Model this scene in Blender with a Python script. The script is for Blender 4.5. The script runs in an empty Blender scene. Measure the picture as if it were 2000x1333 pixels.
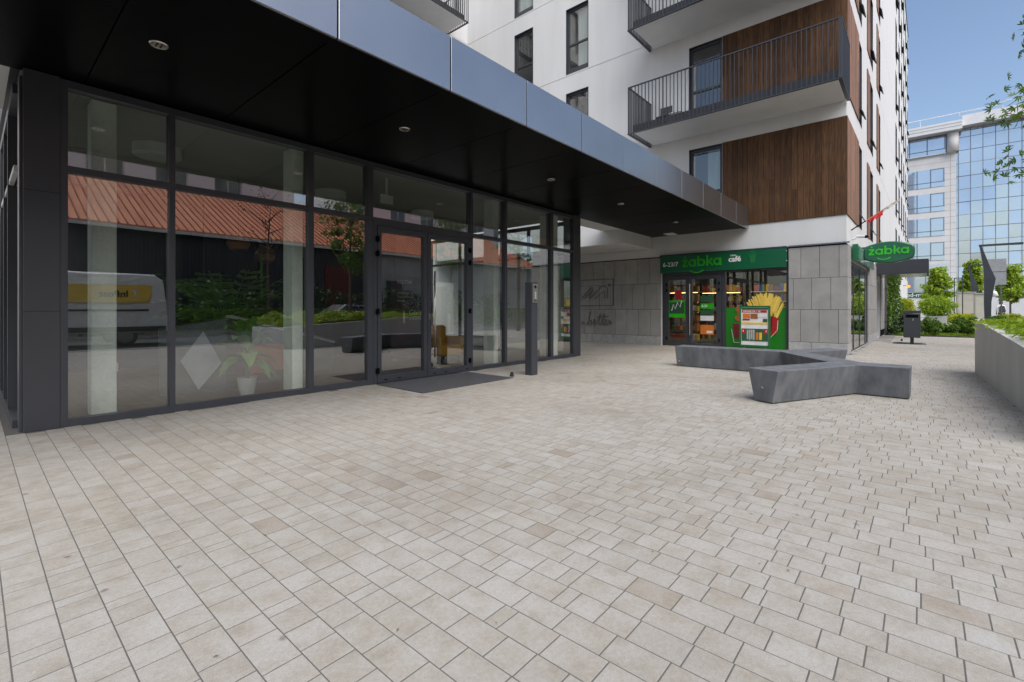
import bpy, math, random
import numpy as np
from mathutils import Vector, Matrix
random.seed(7); rng = np.random.default_rng(7)
R = math.radians
sc = bpy.context.scene
COL = sc.collection
# ---------------------------------------------------------------- camera
FPX, YAW = 920.58, R(40.92)
cam_d = bpy.data.cameras.new('camera'); cam = bpy.data.objects.new('camera', cam_d); COL.objects.link(cam)
cam.location = (0, 0, 1.25); cam.rotation_euler = (R(90), 0, YAW - R(90))
cam_d.sensor_fit = 'HORIZONTAL'; cam_d.sensor_width = 36; cam_d.lens = 36 * FPX / 2000
cam_d.shift_y = -63.5 / 2000; cam_d.clip_start = .05; cam_d.clip_end = 3000
sc.camera = cam
# ---------------------------------------------------------------- sky and sun
SUN_EL, SUN_AZ = R(50), math.atan2(-.88, -.47)         # azimuth as an angle from +X towards +Y
w = bpy.data.worlds.new('World'); sc.world = w; w.use_nodes = True
nt = w.node_tree; nt.nodes.clear()
sky = nt.nodes.new('ShaderNodeTexSky'); sky.sky_type = 'NISHITA'; sky.sun_disc = False
sky.sun_elevation = SUN_EL; sky.sun_rotation = R(90) - SUN_AZ
sky.air_density = 1.0; sky.dust_density = 2.0; sky.ozone_density = 1.0
bg = nt.nodes.new('ShaderNodeBackground'); bg.inputs[1].default_value = .079
wo = nt.nodes.new('ShaderNodeOutputWorld')
nt.links.new(sky.outputs[0], bg.inputs[0]); nt.links.new(bg.outputs[0], wo.inputs[0])
sd = bpy.data.lights.new('sun', 'SUN'); sun = bpy.data.objects.new('sun', sd); COL.objects.link(sun)
sd.energy = 1.5; sd.angle = R(60); sd.color = (1, .975, .945)
S = Vector((math.cos(SUN_AZ) * math.cos(SUN_EL), math.sin(SUN_AZ) * math.cos(SUN_EL), math.sin(SUN_EL)))
sun.rotation_euler = S.to_track_quat('Z', 'Y').to_euler(); sun.location = S * 90
sc.view_settings.view_transform = 'Standard'; sc.view_settings.look = 'None'
sc.view_settings.exposure = 1.28; sc.view_settings.gamma = 1
sc.render.engine = 'CYCLES'
cy = sc.cycles
cy.use_denoising = True; cy.max_bounces = 8; cy.diffuse_bounces = 4; cy.glossy_bounces = 4
cy.transparent_max_bounces = 12; cy.caustics_reflective = False; cy.caustics_refractive = False
cy.sample_clamp_indirect = 6
# ---------------------------------------------------------------- materials
def newmat(name):
    m = bpy.data.materials.new(name); m.use_nodes = True
    n = m.node_tree.nodes; n.clear()
    out = n.new('ShaderNodeOutputMaterial')
    return m, n, m.node_tree.links, out
def math_node(n, l, op, a, b):
    k = n.new('ShaderNodeMath'); k.operation = op
    for i, v in enumerate((a, b)):
        if isinstance(v, (int, float)): k.inputs[i].default_value = v
        elif v is not None: l.new(v, k.inputs[i])
    return k.outputs[0]
def noise_node(n, l, vec, scale, detail=5, rough=.6):
    k = n.new('ShaderNodeTexNoise'); k.inputs['Scale'].default_value = scale
    k.inputs['Detail'].default_value = detail; k.inputs['Roughness'].default_value = rough
    l.new(vec, k.inputs['Vector']); return k.outputs['Fac']
def ramp(n, l, fac, stops):
    k = n.new('ShaderNodeValToRGB'); e = k.color_ramp.elements
    while len(e) < len(stops): e.new(.5)
    for el, (p, c) in zip(e, stops):
        el.position = p; el.color = (*c, 1)
    l.new(fac, k.inputs[0]); return k.outputs[0]
def piece_random(n, l):
    oi = n.new('ShaderNodeObjectInfo'); g = n.new('ShaderNodeNewGeometry')
    return math_node(n, l, 'FRACT', math_node(n, l, 'ADD', oi.outputs['Random'], g.outputs['Random Per Island']), None)
def M(name, c1, c2=None, scale=4, rough=.6, metal=0, bump=0, bscale=150, rand=0, stretch=(1, 1, 1), spec=.5,
      detail=5, lo=.35, hi=.65, speck=0, rough2=None, trans=0, coat=0):
    m, n, l, out = newmat(name)
    p = n.new('ShaderNodeBsdfPrincipled'); l.new(p.outputs[0], out.inputs[0])
    p.inputs['Roughness'].default_value = rough; p.inputs['Metallic'].default_value = metal
    p.inputs['Specular IOR Level'].default_value = spec; p.inputs['Coat Weight'].default_value = coat
    g = n.new('ShaderNodeNewGeometry'); mp = n.new('ShaderNodeMapping'); l.new(g.outputs['Position'], mp.inputs[0])
    mp.inputs['Scale'].default_value = stretch
    vec = mp.outputs[0]
    if c2 is None: c2 = tuple(x * .85 for x in c1)
    f = noise_node(n, l, vec, scale, detail)
    col = ramp(n, l, f, [(lo, c2), (hi, c1)])
    if speck:
        s2 = noise_node(n, l, vec, bscale, 3)
        v = math_node(n, l, 'ADD', math_node(n, l, 'MULTIPLY', math_node(n, l, 'SUBTRACT', s2, .5), speck * 2), 1)
        h = n.new('ShaderNodeHueSaturation'); l.new(col, h.inputs['Color']); l.new(v, h.inputs['Value']); col = h.outputs[0]
    if rand:
        r = piece_random(n, l)
        v = math_node(n, l, 'ADD', math_node(n, l, 'MULTIPLY', math_node(n, l, 'SUBTRACT', r, .5), rand * 2), 1)
        h = n.new('ShaderNodeHueSaturation'); l.new(col, h.inputs['Color']); l.new(v, h.inputs['Value']); col = h.outputs[0]
    l.new(col, p.inputs['Base Color'])
    if rough2 is not None:
        rr = math_node(n, l, 'ADD', math_node(n, l, 'MULTIPLY', f, rough2 - rough), rough); l.new(rr, p.inputs['Roughness'])
    if bump:
        b = n.new('ShaderNodeBump'); b.inputs['Strength'].default_value = bump; b.inputs['Distance'].default_value = .004
        l.new(noise_node(n, l, vec, bscale, 4), b.inputs['Height']); l.new(b.outputs[0], p.inputs['Normal'])
    if trans:
        t = n.new('ShaderNodeBsdfTranslucent'); l.new(col, t.inputs[0])
        mx = n.new('ShaderNodeMixShader'); mx.inputs[0].default_value = trans
        l.new(p.outputs[0], mx.inputs[1]); l.new(t.outputs[0], mx.inputs[2]); l.new(mx.outputs[0], out.inputs[0])
    return m
def emit(name, c, s):
    m, n, l, out = newmat(name); e = n.new('ShaderNodeEmission'); e.inputs[0].default_value = (*c, 1)
    e.inputs[1].default_value = s; l.new(e.outputs[0], out.inputs[0]); return m
def glassmat(name, tint, base, wave=0.0, gcol=(1, 1, 1)):
    m, n, l, out = newmat(name)
    lw = n.new('ShaderNodeLayerWeight'); lw.inputs[0].default_value = .5
    f = math_node(n, l, 'POWER', lw.outputs['Facing'], 4.0)
    f = math_node(n, l, 'ADD', math_node(n, l, 'MULTIPLY', f, 1 - base), base)
    t = n.new('ShaderNodeBsdfTransparent'); t.inputs[0].default_value = (*tint, 1)
    g = n.new('ShaderNodeBsdfGlossy'); g.inputs['Roughness'].default_value = 0; g.inputs[0].default_value = (*gcol, 1)
    if wave:
        ge = n.new('ShaderNodeNewGeometry'); b = n.new('ShaderNodeBump')
        b.inputs['Strength'].default_value = 1; b.inputs['Distance'].default_value = wave
        l.new(noise_node(n, l, ge.outputs['Position'], 1.3, 1), b.inputs['Height']); l.new(b.outputs[0], g.inputs['Normal'])
    x = n.new('ShaderNodeMixShader'); l.new(f, x.inputs[0]); l.new(t.outputs[0], x.inputs[1]); l.new(g.outputs[0], x.inputs[2])
    l.new(x.outputs[0], out.inputs[0]); return m
def pavermat():
    m, n, l, out = newmat('paver_concrete')
    p = n.new('ShaderNodeBsdfPrincipled'); l.new(p.outputs[0], out.inputs[0]); p.inputs['Roughness'].default_value = .82
    p.inputs['Specular IOR Level'].default_value = .3
    g = n.new('ShaderNodeNewGeometry'); pos = g.outputs['Position']
    r = piece_random(n, l)
    base = ramp(n, l, r, [(0, (.43, .409, .372)), (.3, (.465, .447, .413)), (.6, (.445, .422, .384)), (.93, (.48, .466, .436)), (.985, (.42, .385, .335)), (1, (.37, .335, .29))])
    big = ramp(n, l, noise_node(n, l, pos, .55, 4), [(.33, (.84, .825, .795)), (.48, (.94, .93, .91)), (.66, (1, 1, 1))])
    # warm centre stains inside single stones
    cb = n.new('ShaderNodeCombineXYZ'); sh_ = math_node(n, l, 'MULTIPLY', r, 57.3)
    for i in range(3): l.new(sh_, cb.inputs[i])
    va = n.new('ShaderNodeVectorMath'); l.new(pos, va.inputs[0]); l.new(cb.outputs[0], va.inputs[1])
    st = ramp(n, l, noise_node(n, l, va.outputs[0], 7, 4), [(.40, (1, 1, 1)), (.56, (.93, .905, .865)), (.72, (.80, .77, .72))])
    sp = ramp(n, l, noise_node(n, l, pos, 260, 2), [(.32, (.66, .66, .65)), (.48, (1, 1, 1)), (.72, (1.0, 1.0, 1.0))])
    gum = n.new('ShaderNodeTexVoronoi'); gum.inputs['Scale'].default_value = 3.4; gum.inputs['Randomness'].default_value = 1; l.new(pos, gum.inputs['Vector'])
    nd = math_node(n, l, 'ADD', gum.outputs['Distance'], math_node(n, l, 'MULTIPLY', math_node(n, l, 'SUBTRACT', noise_node(n, l, pos, 40, 2), .5), .06))
    gm = ramp(n, l, nd, [(.03, (.55, .54, .53)), (.07, (1, 1, 1))])
    col = base
    mo = ramp(n, l, noise_node(n, l, pos, 55, 4), [(.30, (.86, .855, .85)), (.65, (1, 1, 1))])
    for k in (big, st, sp, gm, mo):
        mx = n.new('ShaderNodeMixRGB'); mx.blend_type = 'MULTIPLY'; mx.inputs[0].default_value = 1
        l.new(col, mx.inputs[1]); l.new(k, mx.inputs[2]); col = mx.outputs[0]
    l.new(col, p.inputs['Base Color'])
    b = n.new('ShaderNodeBump'); b.inputs['Strength'].default_value = .35; b.inputs['Distance'].default_value = .003
    l.new(noise_node(n, l, pos, 180, 4), b.inputs['Height']); l.new(b.outputs[0], p.inputs['Normal'])
    return m
def leafmat(name, c1, c2, trans=.45):
    m, n, l, out = newmat(name)
    p = n.new('ShaderNodeBsdfPrincipled'); p.inputs['Roughness'].default_value = .5
    r = piece_random(n, l); col = ramp(n, l, r, [(0, c2), (1, c1)]); l.new(col, p.inputs['Base Color'])
    t = n.new('ShaderNodeBsdfTranslucent'); l.new(col, t.inputs[0])
    x = n.new('ShaderNodeMixShader'); x.inputs[0].default_value = trans
    l.new(p.outputs[0], x.inputs[1]); l.new(t.outputs[0], x.inputs[2]); l.new(x.outputs[0], out.inputs[0]); return m
def woodmat(name, c1, c2):
    m = M(name, c1, c2, scale=3, stretch=(9, 9, .8), rough=.62, bump=.3, bscale=22, rand=.26, detail=8, lo=.3, hi=.7, spec=.25)
    return m
m_paver = pavermat()
m_joint = M('joint_sand', (.125, .12, .11), scale=30, rough=.95)
m_white = M('white_render', (.655, .655, .65), (.60, .60, .59), stretch=(1.6, 1.6, .2), scale=1.1, rough=.85, bump=.25, bscale=320, lo=.3, hi=.7, speck=.05)
m_whitegrey = M('slab_paint', (.76, .755, .75), (.70, .70, .69), scale=1.2, rough=.8)
m_anth = M('anthracite_metal', (.044, .047, .056), (.039, .042, .050), scale=2, rough=.42, bump=.05, bscale=500)
m_anth2 = M('anthracite_cladding', (.040, .042, .049), (.034, .036, .042), scale=1.2, rough=.5)
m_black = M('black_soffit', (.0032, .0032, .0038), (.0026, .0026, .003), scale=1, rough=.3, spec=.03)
m_gap = M('shadow_gap', (.004, .004, .004), rough=.9, spec=.1)
m_fascia = M('fascia_aluminium', (.39, .395, .405), (.35, .357, .37), scale=.8, rough=.2, metal=.92, bump=.06, bscale=1.6, rough2=.26)
m_stone = M('grey_stone', (.33, .32, .30), (.27, .262, .245), scale=2.2, rough=.72, rand=.07, bump=.15, bscale=90, speck=.1)
m_plinth = M('granite_plinth', (.40, .40, .39), (.30, .30, .295), scale=7, rough=.7, bump=.2, bscale=160, speck=.28)
m_bench = M('bench_concrete', (.185, .193, .205), (.070, .076, .085), scale=4.5, stretch=(1.3, 1.3, .55), detail=8, rough=.72, bump=.35, bscale=90, speck=.22, lo=.25, hi=.75)
m_conc = M('planter_concrete', (.52, .52, .505), (.42, .42, .41), scale=1.6, stretch=(1.4, 1.4, .5), rough=.8, bump=.2, bscale=60, speck=.12, lo=.2, hi=.8)
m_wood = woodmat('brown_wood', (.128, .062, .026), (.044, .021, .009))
m_woodlit = woodmat('lit_side_wood', (.28, .155, .095), (.18, .095, .055))  # lighter copy of the brown wood, the side's brighter light put into its colour
m_glass = glassmat('lobby_glass', (.86, .91, .88), .26, .0005)
m_glassw = glassmat('window_glass', (.72, .80, .77), .17, .0012)
m_shopglass = glassmat('shop_glass', (.9, .92, .9), .12, .0008)
m_steel = M('brushed_steel', (.62, .58, .52), rough=.3, metal=1, scale=40)
m_steel2 = M('dark_steel', (.25, .25, .26), rough=.35, metal=1, scale=20)
m_rubber = M('black_rubber', (.012, .012, .013), rough=.7)
m_green = M('sign_green', (.004, .105, .045), (.004, .095, .040), scale=1, rough=.3, coat=.3)
m_lime = M('sign_lime', (.03, .50, .012), rough=.4)
m_limed = M('sign_lime_front', (.022, .36, .012), rough=.4)
m_cup = M('sign_cup_green', (.01, .17, .04), rough=.4)
m_txt = M('white_lettering', (.82, .82, .80), rough=.5)
m_film = M('green_film', (.012, .20, .010), (.010, .18, .009), scale=.8, rough=.35)
m_red = M('red_print', (.40, .012, .018), rough=.45)
m_maroon = M('maroon_print', (.18, .012, .02), rough=.45)
m_fry = M('yellow_fries', (.75, .50, .06), (.80, .60, .14), scale=30, rough=.5, rand=.12)
m_nug = M('brown_nuggets', (.34, .13, .03), (.20, .06, .015), scale=28, rough=.6)
m_paper = M('white_print', (.74, .74, .73), rough=.5)
m_yprint = M('yellow_print', (.78, .52, .03), rough=.5)
m_oprint = M('orange_print', (.62, .17, .02), rough=.5)
m_dgprint = M('dark_green_print', (.02, .09, .04), rough=.5)
m_asph = M('asphalt', (.075, .075, .078), (.055, .055, .058), scale=3, rough=.9, bump=.4, bscale=120, speck=.2)
m_earth = M('earth', (.16, .135, .10), (.11, .09, .065), scale=6, rough=.95, speck=.2)
m_grassg = M('lawn_green', (.06, .12, .022), (.04, .085, .016), scale=8, rough=.9, speck=.2)
m_bark = M('bark', (.13, .10, .075), (.08, .06, .045), scale=14, rough=.9, bump=.5, bscale=60)
l_mid = leafmat('leaf_mid', (.15, .26, .026), (.065, .14, .016))
l_dark = leafmat('leaf_dark', (.050, .095, .022), (.018, .042, .010), .25)
l_bright = leafmat('leaf_bright', (.40, .52, .035), (.20, .33, .022), .5)
l_yellow = leafmat('leaf_yellow', (.48, .50, .02), (.28, .36, .02), .5)
m_iconc = M('bare_concrete_column', (.80, .82, .76), (.66, .69, .62), scale=3, rough=.8, bump=.3, bscale=40, speck=.15)
m_ifloor = M('wooden_floor', (.14, .09, .05), (.09, .055, .03), scale=2, stretch=(.8, 9, 1), rough=.4)
m_iwall = M('interior_grey_wall', (.10, .10, .097), (.08, .08, .078), scale=1.5, rough=.8)
m_iceil = M('interior_ceiling', (.42, .42, .385), (.38, .38, .35), scale=1.3, rough=.9)
m_idark = M('interior_dark', (.022, .022, .024), scale=2, rough=.8)
m_room = M('flat_interior', (.10, .10, .10), scale=1, rough=.9)
m_curtain = M('curtain', (.62, .63, .62), (.45, .46, .46), scale=3, stretch=(14, 14, .2), rough=.9)
m_wframe = M('white_frame', (.7, .7, .69), rough=.5)
# ---------------------------------------------------------------- helpers
ORG = {}
def org(o): return ORG.get(o.name, Vector((0, 0, 0))) if o is not None else Vector((0, 0, 0))
def tag(o, label=None, cat=None, group=None, kind=None):
    for k, v in (('label', label), ('category', cat), ('group', group), ('kind', kind)):
        if v: o[k] = v
    return o
def thing(name, label, cat, loc=(0, 0, 0), group=None, kind=None):
    o = bpy.data.objects.new(name, None); COL.objects.link(o); o.location = loc; o.empty_display_size = .2
    ORG[o.name] = Vector(loc)
    return tag(o, label, cat, group, kind)
def link(name, me, parent=None, loc=None):
    o = bpy.data.objects.new(name, me); COL.objects.link(o)
    if parent is not None:
        o.parent = parent
        o.location = (Vector(loc) if loc is not None else Vector((0, 0, 0))) - org(parent)
    elif loc is not None: o.location = loc
    ORG[o.name] = Vector(loc) if loc is not None else Vector((0, 0, 0))
    return o
class MB:
    def __init__(s, T=None): s.v = []; s.f = []; s.T = T
    def P(s, *p):
        s.v.append(tuple(s.T(*p)) if s.T else tuple(p)); return len(s.v) - 1
    def face(s, *pts): s.f.append([s.P(*p) for p in pts]); return s
    def box(s, x0, x1, y0, y1, z0, z1):
        i = [s.P(x, y, z) for z in (z0, z1) for y in (y0, y1) for x in (x0, x1)]
        for q in ((0, 2, 3, 1), (4, 5, 7, 6), (0, 1, 5, 4), (2, 6, 7, 3), (0, 4, 6, 2), (1, 3, 7, 5)): s.f.append([i[k] for k in q])
        return s
    def prism(s, base, top):
        n = len(base); a = [s.P(*p) for p in base]; b = [s.P(*p) for p in top]
        s.f.append(a[::-1]); s.f.append(b)
        for k in range(n): s.f.append([a[k], a[(k + 1) % n], b[(k + 1) % n], b[k]])
        return s
    def tube(s, pts, r, n=8, cap=True):
        pts = [Vector(p) for p in pts]; rs = r if isinstance(r, (list, tuple)) else [r] * len(pts)
        rings = []; prev = None
        for k, p in enumerate(pts):
            d = (pts[min(k + 1, len(pts) - 1)] - pts[max(k - 1, 0)]).normalized()
            a = prev if prev is not None else (Vector((0, 0, 1)) if abs(d.z) < .9 else Vector((1, 0, 0)))
            x = (a - d * a.dot(d))
            if x.length < 1e-4: x = d.orthogonal()
            x.normalize(); y = d.cross(x); prev = x
            rings.append([s.P(*(p + (x * math.cos(2 * math.pi * j / n) + y * math.sin(2 * math.pi * j / n)) * rs[k])) for j in range(n)])
        for a, b in zip(rings, rings[1:]):
            for j in range(n): s.f.append([a[j], a[(j + 1) % n], b[(j + 1) % n], b[j]])
        if cap: s.f.append(rings[0][::-1]); s.f.append(rings[-1])
        return s
    def lathe(s, c, prof, n=20):
        rings = [[s.P(c[0] + r * math.cos(2 * math.pi * j / n), c[1] + r * math.sin(2 * math.pi * j / n), c[2] + z) for j in range(n)] for r, z in prof]
        for a, b in zip(rings, rings[1:]):
            for j in range(n): s.f.append([a[j], a[(j + 1) % n], b[(j + 1) % n], b[j]])
        s.f.append(rings[0][::-1]); s.f.append(rings[-1]); return s
    def mesh(s, name, mat, smooth=False):
        me = bpy.data.meshes.new(name); me.from_pydata(s.v, [], s.f); me.materials.append(mat)
        if smooth: me.polygons.foreach_set('use_smooth', [True] * len(me.polygons))
        me.update(); return me
    def build(s, name, mat, parent=None, smooth=False, bevel=0):
        o = link(name, s.mesh(name, mat, smooth), parent)
        if bevel:
            b = o.modifiers.new('bevel', 'BEVEL'); b.width = bevel; b.segments = 2; b.limit_method = 'ANGLE'; b.angle_limit = R(35)
        return o
UB = {}
def ub(name, mat, parent, x0, x1, y0, y1, z0, z1, ch=0):
    """one box piece with shared mesh data"""
    k = mat.name
    if k not in UB: UB[k] = MB().box(-.5, .5, -.5, .5, -.5, .5).mesh('piece_' + k, mat)
    o = link(name, UB[k], parent, ((x0 + x1) / 2, (y0 + y1) / 2, (z0 + z1) / 2))
    o.scale = (abs(x1 - x0), abs(y1 - y0), abs(z1 - z0)); return o
def box1(name, mat, parent, x0, x1, y0, y1, z0, z1, bevel=0):
    return MB().box(min(x0, x1), max(x0, x1), min(y0, y1), max(y0, y1), z0, z1).build(name, mat, parent, bevel=bevel)
def copy_tree(o, parent=None):
    c = o.copy(); COL.objects.link(c); c.parent = parent
    for ch in o.children: copy_tree(ch, c)
    return c
def text(name, s, size, mat, parent, M4, extrude=.004, offset=0, align='LEFT', shear=0):
    cu = bpy.data.curves.new(name, 'FONT'); cu.body = s; cu.size = size; cu.extrude = extrude; cu.offset = offset
    cu.align_x = align; cu.shear = shear; cu.resolution_u = 3
    t = bpy.data.objects.new(name, cu); COL.objects.link(t)
    bpy.context.view_layer.update()
    me = bpy.data.meshes.new_from_object(t.evaluated_get(bpy.context.evaluated_depsgraph_get()))
    bpy.data.objects.remove(t); bpy.data.curves.remove(cu)
    me.materials.clear(); me.materials.append(mat); me.transform(M4)
    return link(name, me, parent)
def frame4(o, right, up):
    r, u = Vector(right).normalized(), Vector(up).normalized(); n = r.cross(u)
    return Matrix(((r.x, u.x, n.x, o[0]), (r.y, u.y, n.y, o[1]), (r.z, u.z, n.z, o[2]), (0, 0, 0, 1)))
def holed(mb, u0, u1, v0, v1, holes, P):
    """wall face with openings; holes: (ua, ub, va, vb, depth, backed); P(u, depth, v)"""
    us = sorted({u0, u1, *[h[0] for h in holes], *[h[1] for h in holes]}); vs = sorted({v0, v1, *[h[2] for h in holes], *[h[3] for h in holes]})
    for a, b in zip(us, us[1:]):
        for c_, d in zip(vs, vs[1:]):
            mu, mv = (a + b) / 2, (c_ + d) / 2
            if any(h[0] < mu < h[1] and h[2] < mv < h[3] for h in holes): continue
            mb.face(P(a, 0, c_), P(b, 0, c_), P(b, 0, d), P(a, 0, d))
    for ua, ub_, va, vb, dp, bk in holes:
        q = [(ua, va), (ub_, va), (ub_, vb), (ua, vb)]
        for k in range(4):
            (a, c_), (b, d) = q[k], q[(k + 1) % 4]
            mb.face(P(a, 0, c_), P(b, 0, d), P(b, dp, d), P(a, dp, c_))
        if bk: mb.face(*[P(a, dp, b) for a, b in q])
def leaves(name, pts, nrm, size, mat, parent=None, aspect=.55, jitter=.9, kind=None, droop=0, fan=0):
    """many small leaf faces; pts (n,3) positions, nrm (n,3) preferred facing"""
    n = len(pts); nn = nrm + rng.normal(0, jitter, (n, 3)); nn /= np.linalg.norm(nn, axis=1)[:, None] + 1e-9
    a = rng.normal(0, 1, (n, 3)); a[:, 2] -= droop; a -= nn * (a * nn).sum(1)[:, None]; a /= np.linalg.norm(a, axis=1)[:, None] + 1e-9
    if fan:
        bb = np.cross(nn, a); P0, N0, A0, S0 = [], [], [], []
        for q in np.linspace(-1.25, 1.25, fan):
            d = a * math.cos(q) + bb * math.sin(q); k = size * (1.0 - .25 * abs(q)); P0.append(pts + d * k); N0.append(nn); A0.append(d)
        pts, nn, a = np.concatenate(P0), np.concatenate(N0), np.concatenate(A0); n = len(pts); aspect *= .5
    b = np.cross(nn, a); s = size * rng.uniform(.6, 1.35, n)[:, None] if not fan else np.full((n, 1), size * .95)
    v = np.empty((n, 4, 3)); fold = nn * s * .18
    v[:, 0] = pts - a * s; v[:, 1] = pts + b * s * aspect + fold; v[:, 2] = pts + a * s; v[:, 3] = pts - b * s * aspect + fold
    me = bpy.data.meshes.new(name); me.vertices.add(4 * n); me.vertices.foreach_set('co', v.reshape(-1).astype(np.float32))
    me.loops.add(4 * n); me.loops.foreach_set('vertex_index', np.arange(4 * n, dtype=np.int32))
    me.polygons.add(n); me.polygons.foreach_set('loop_start', np.arange(0, 4 * n, 4, dtype=np.int32))
    me.update(calc_edges=True); me.materials.append(mat)
    o = link(name, me, parent)
    if kind: o['kind'] = kind
    return o
def clump_points(centers, radii, n, shell=.55):
    centers = np.asarray(centers, float); k = rng.integers(0, len(centers), n)
    d = rng.normal(0, 1, (n, 3)); d /= np.linalg.norm(d, axis=1)[:, None]
    r = (shell + (1 - shell) * rng.random(n)) ** .8
    return centers[k] + d * r[:, None] * np.asarray(radii, float)[k], d
# ---------------------------------------------------------------- the ground
SO, SE, SN = Vector((15.4, 1.5, 0)), Vector((math.cos(.0138), -math.sin(.0138), 0)), Vector((math.sin(.0138), math.cos(.0138), 0))
def side(u, d, z): return SO + SE * u + SN * d + Vector((0, 0, z))      # long facade: u along, d inwards
tag(MB().face((-400, -400, -.06), (600, -400, -.06), (600, 400, -.06), (-400, 400, -.06)).build('ground', m_asph), kind='structure')
pv = tag(MB().face((-6, -4.5, -.0012), (28, -4.5, -.0012), (28, 14, -.0012), (-6, 14, -.0012)).build('pavement', m_joint), kind='structure')
ROW, LENS = .139, (.07, .14, .21)
def paver_mb(mb, L, cx=0, cy=0, dz=0.0):
    g, c_, h = .0026, .0010, .03
    x, y = ROW / 2 - g * .9, L / 2 - g * 1.05
    lo = [mb.P(cx + a * x, cy + b * y, -h) for a, b in ((-1, -1), (1, -1), (1, 1), (-1, 1))]
    md = [mb.P(cx + a * x, cy + b * y, -.0006 + dz) for a, b in ((-1, -1), (1, -1), (1, 1), (-1, 1))]
    tp = [mb.P(cx + a * (x - c_), cy + b * (y - c_), dz) for a, b in ((-1, -1), (1, -1), (1, 1), (-1, 1))]
    for p, q in ((lo, md), (md, tp)):
        for k in range(4): mb.f.append([p[k], p[(k + 1) % 4], q[(k + 1) % 4], q[k]])
    mb.f.append(tp)
pm = {}
for L in LENS:
    b = MB(); paver_mb(b, L); pm[L] = b.mesh('paver', m_paver)
def paved(x, y):
    if 4.52 < x < 6.28 and 5.72 < y < 6.9: return False
    if 6.3 < x < 12.88 and -3.2 < y < -.87 - (12.88 - x) * .03: return False
    if y < 6.80: return x < 15.36 or y < 1.42
    return x < .28 or 10.66 < x < 15.36
allp = []
for k in range(-18, 202):
    cx = .0285 + ROW * k
    y = -4.4 - random.random() * .2
    ymax = 11 if (cx < .3 or 10.6 < cx < 15.4) else 6.9
    if cx > 15.4: ymax = 1.5
    prev = None
    while y < ymax:
        L = random.choices(LENS, (.14, .40, .46) if prev != .07 else (0, .5, .5))[0]; prev = L
        cy_ = y + L / 2; y += L
        if paved(cx, cy_):
            dep = math.cos(YAW) * cx + math.sin(YAW) * cy_; lat = math.sin(YAW) * cx - math.cos(YAW) * cy_
            vis = dep > .4 and abs(lat / dep) < 1.12 and 1.25 / dep < .83
            allp.append(((L / dep ** 3) if vis else 0, cx, cy_, L))
allp.sort(key=lambda t: -t[0])
rest = MB()
for i, (a, cx, cy_, L) in enumerate(allp):
    dz = random.uniform(-.0004, .0004)
    if i < 300: link('paver', pm[L], pv, (cx, cy_, dz))
    else: paver_mb(rest, L, cx, cy_, dz)
rest.build('pavers', m_paver, pv)['kind'] = 'stuff'
# street behind the plaza, footway and lawn strips
kb = tag(MB().box(-60, 90, -4.75, -4.5, -.2, .02).build('kerb', m_plinth), kind='structure')
road = tag(MB().face((-60, -12, -.05), (90, -12, -.05), (90, -4.75, -.05), (-60, -4.75, -.05)).build('road', m_asph), kind='structure')
tag(MB().box(-60, 90, -12.25, -12, -.2, .06).build('far_kerb', m_plinth), kind='structure')
tag(MB().box(-60, 90, -34, -12.25, -.2, .05).build('verge', m_earth), kind='structure')
tag(MB().box(28.02, 40, -4.4, 1.0, -.2, .004).build('lawn', m_grassg), kind='structure')
tag(MB().box(40.02, 87, -4.4, 14, -.2, -.01).build('far_pavement', m_plinth), kind='structure')
# entrance mat: recessed tray with bars
mat_ = thing('entrance_mat', 'dark ribbed entrance mat let into the paving before the glass doors', 'mat', (5.4, 6.13, 0))
box1('tray', m_rubber, mat_, 4.37, 6.44, 5.53, 6.74, -.02, .001)
m_bar = M('mat_bar', (.10, .10, .105), (.07, .07, .075), scale=20, rough=.5)
for k in range(20):
    y = 5.542 + k * .06
    ub('bar', m_bar, mat_, 4.385, 6.425, y, y + .034, .001, .009)
# tree-pit style drain plate under the bin
dp = thing('drain_grate', 'flat grey metal plate in the paving under the litter bin', 'grate', (22, .25, 0))
box1('plate', m_steel2, dp, 21.5, 22.6, -.15, .75, -.01, .006)
for k in range(6): ub('slot', m_gap, dp, 21.6 + k * .17, 21.66 + k * .17, -.05, .65, .0062, .0075)
gr = tag(MB().box(22.9, 27.9, .85, 1.35, -.02, .012).build('gravel_strip', M('gravel', (.34, .32, .29), (.16, .15, .14), scale=60, rough=.9, bump=1, bscale=70, speck=.3)), kind='structure')
# small scraps lying on the paving: fallen leaves and twigs
deb = []
for k in range(45):
    a, r = random.uniform(-.9, .85), random.uniform(1.6, 9)
    x = math.cos(YAW) * r + math.sin(YAW) * r * a; y = math.sin(YAW) * r - math.cos(YAW) * r * a
    if paved(x, y) and y < 6.5: deb.append((x, y, .006))
leaves('litter', np.array(deb), np.tile((0, 0, 3.), (len(deb), 1)), .011, M('dry_leaf', (.13, .10, .035), (.10, .13, .03), scale=.8, rough=.8), None, .35, .4, 'stuff')

# ---------------------------------------------------------------- apartment block: front wall (x = 15.4) and long side
XW, ZT = 15.4, 26.8
ab = thing('apartment_building', 'white apartment block with brown wood cladding, balconies and a corner shop', 'building', (15.4, 1.5, 0))
FA = lambda u, d, z: (XW + d, u, z)
winA = []                                                     # (y0, y1, z0, z1)
for fl in range(6):
    z = 7.12 + 3.3 * fl
    winA += [(9.52, 10.53, z, z + 2.55), (12.19, 13.2, z, z + 2.55), (4.68, 5.70, z - .02, z + 2.6)]
winA.append((4.68, 5.70, 3.82, 6.40))
holes = [(a, b, c_, d, .16, False) for a, b, c_, d in winA] + [(2.86, 6.64, 0, 3.02, .3, False)]
wall = MB()
for z in (7.04, 10.34, 13.64, 16.94, 20.24, 23.54):
    for a, b in ((7.0, 9.0), (9.0, 12.0), (12.0, 16.1)): holes.append((a, b, z, z + .022, .02, True))
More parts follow.
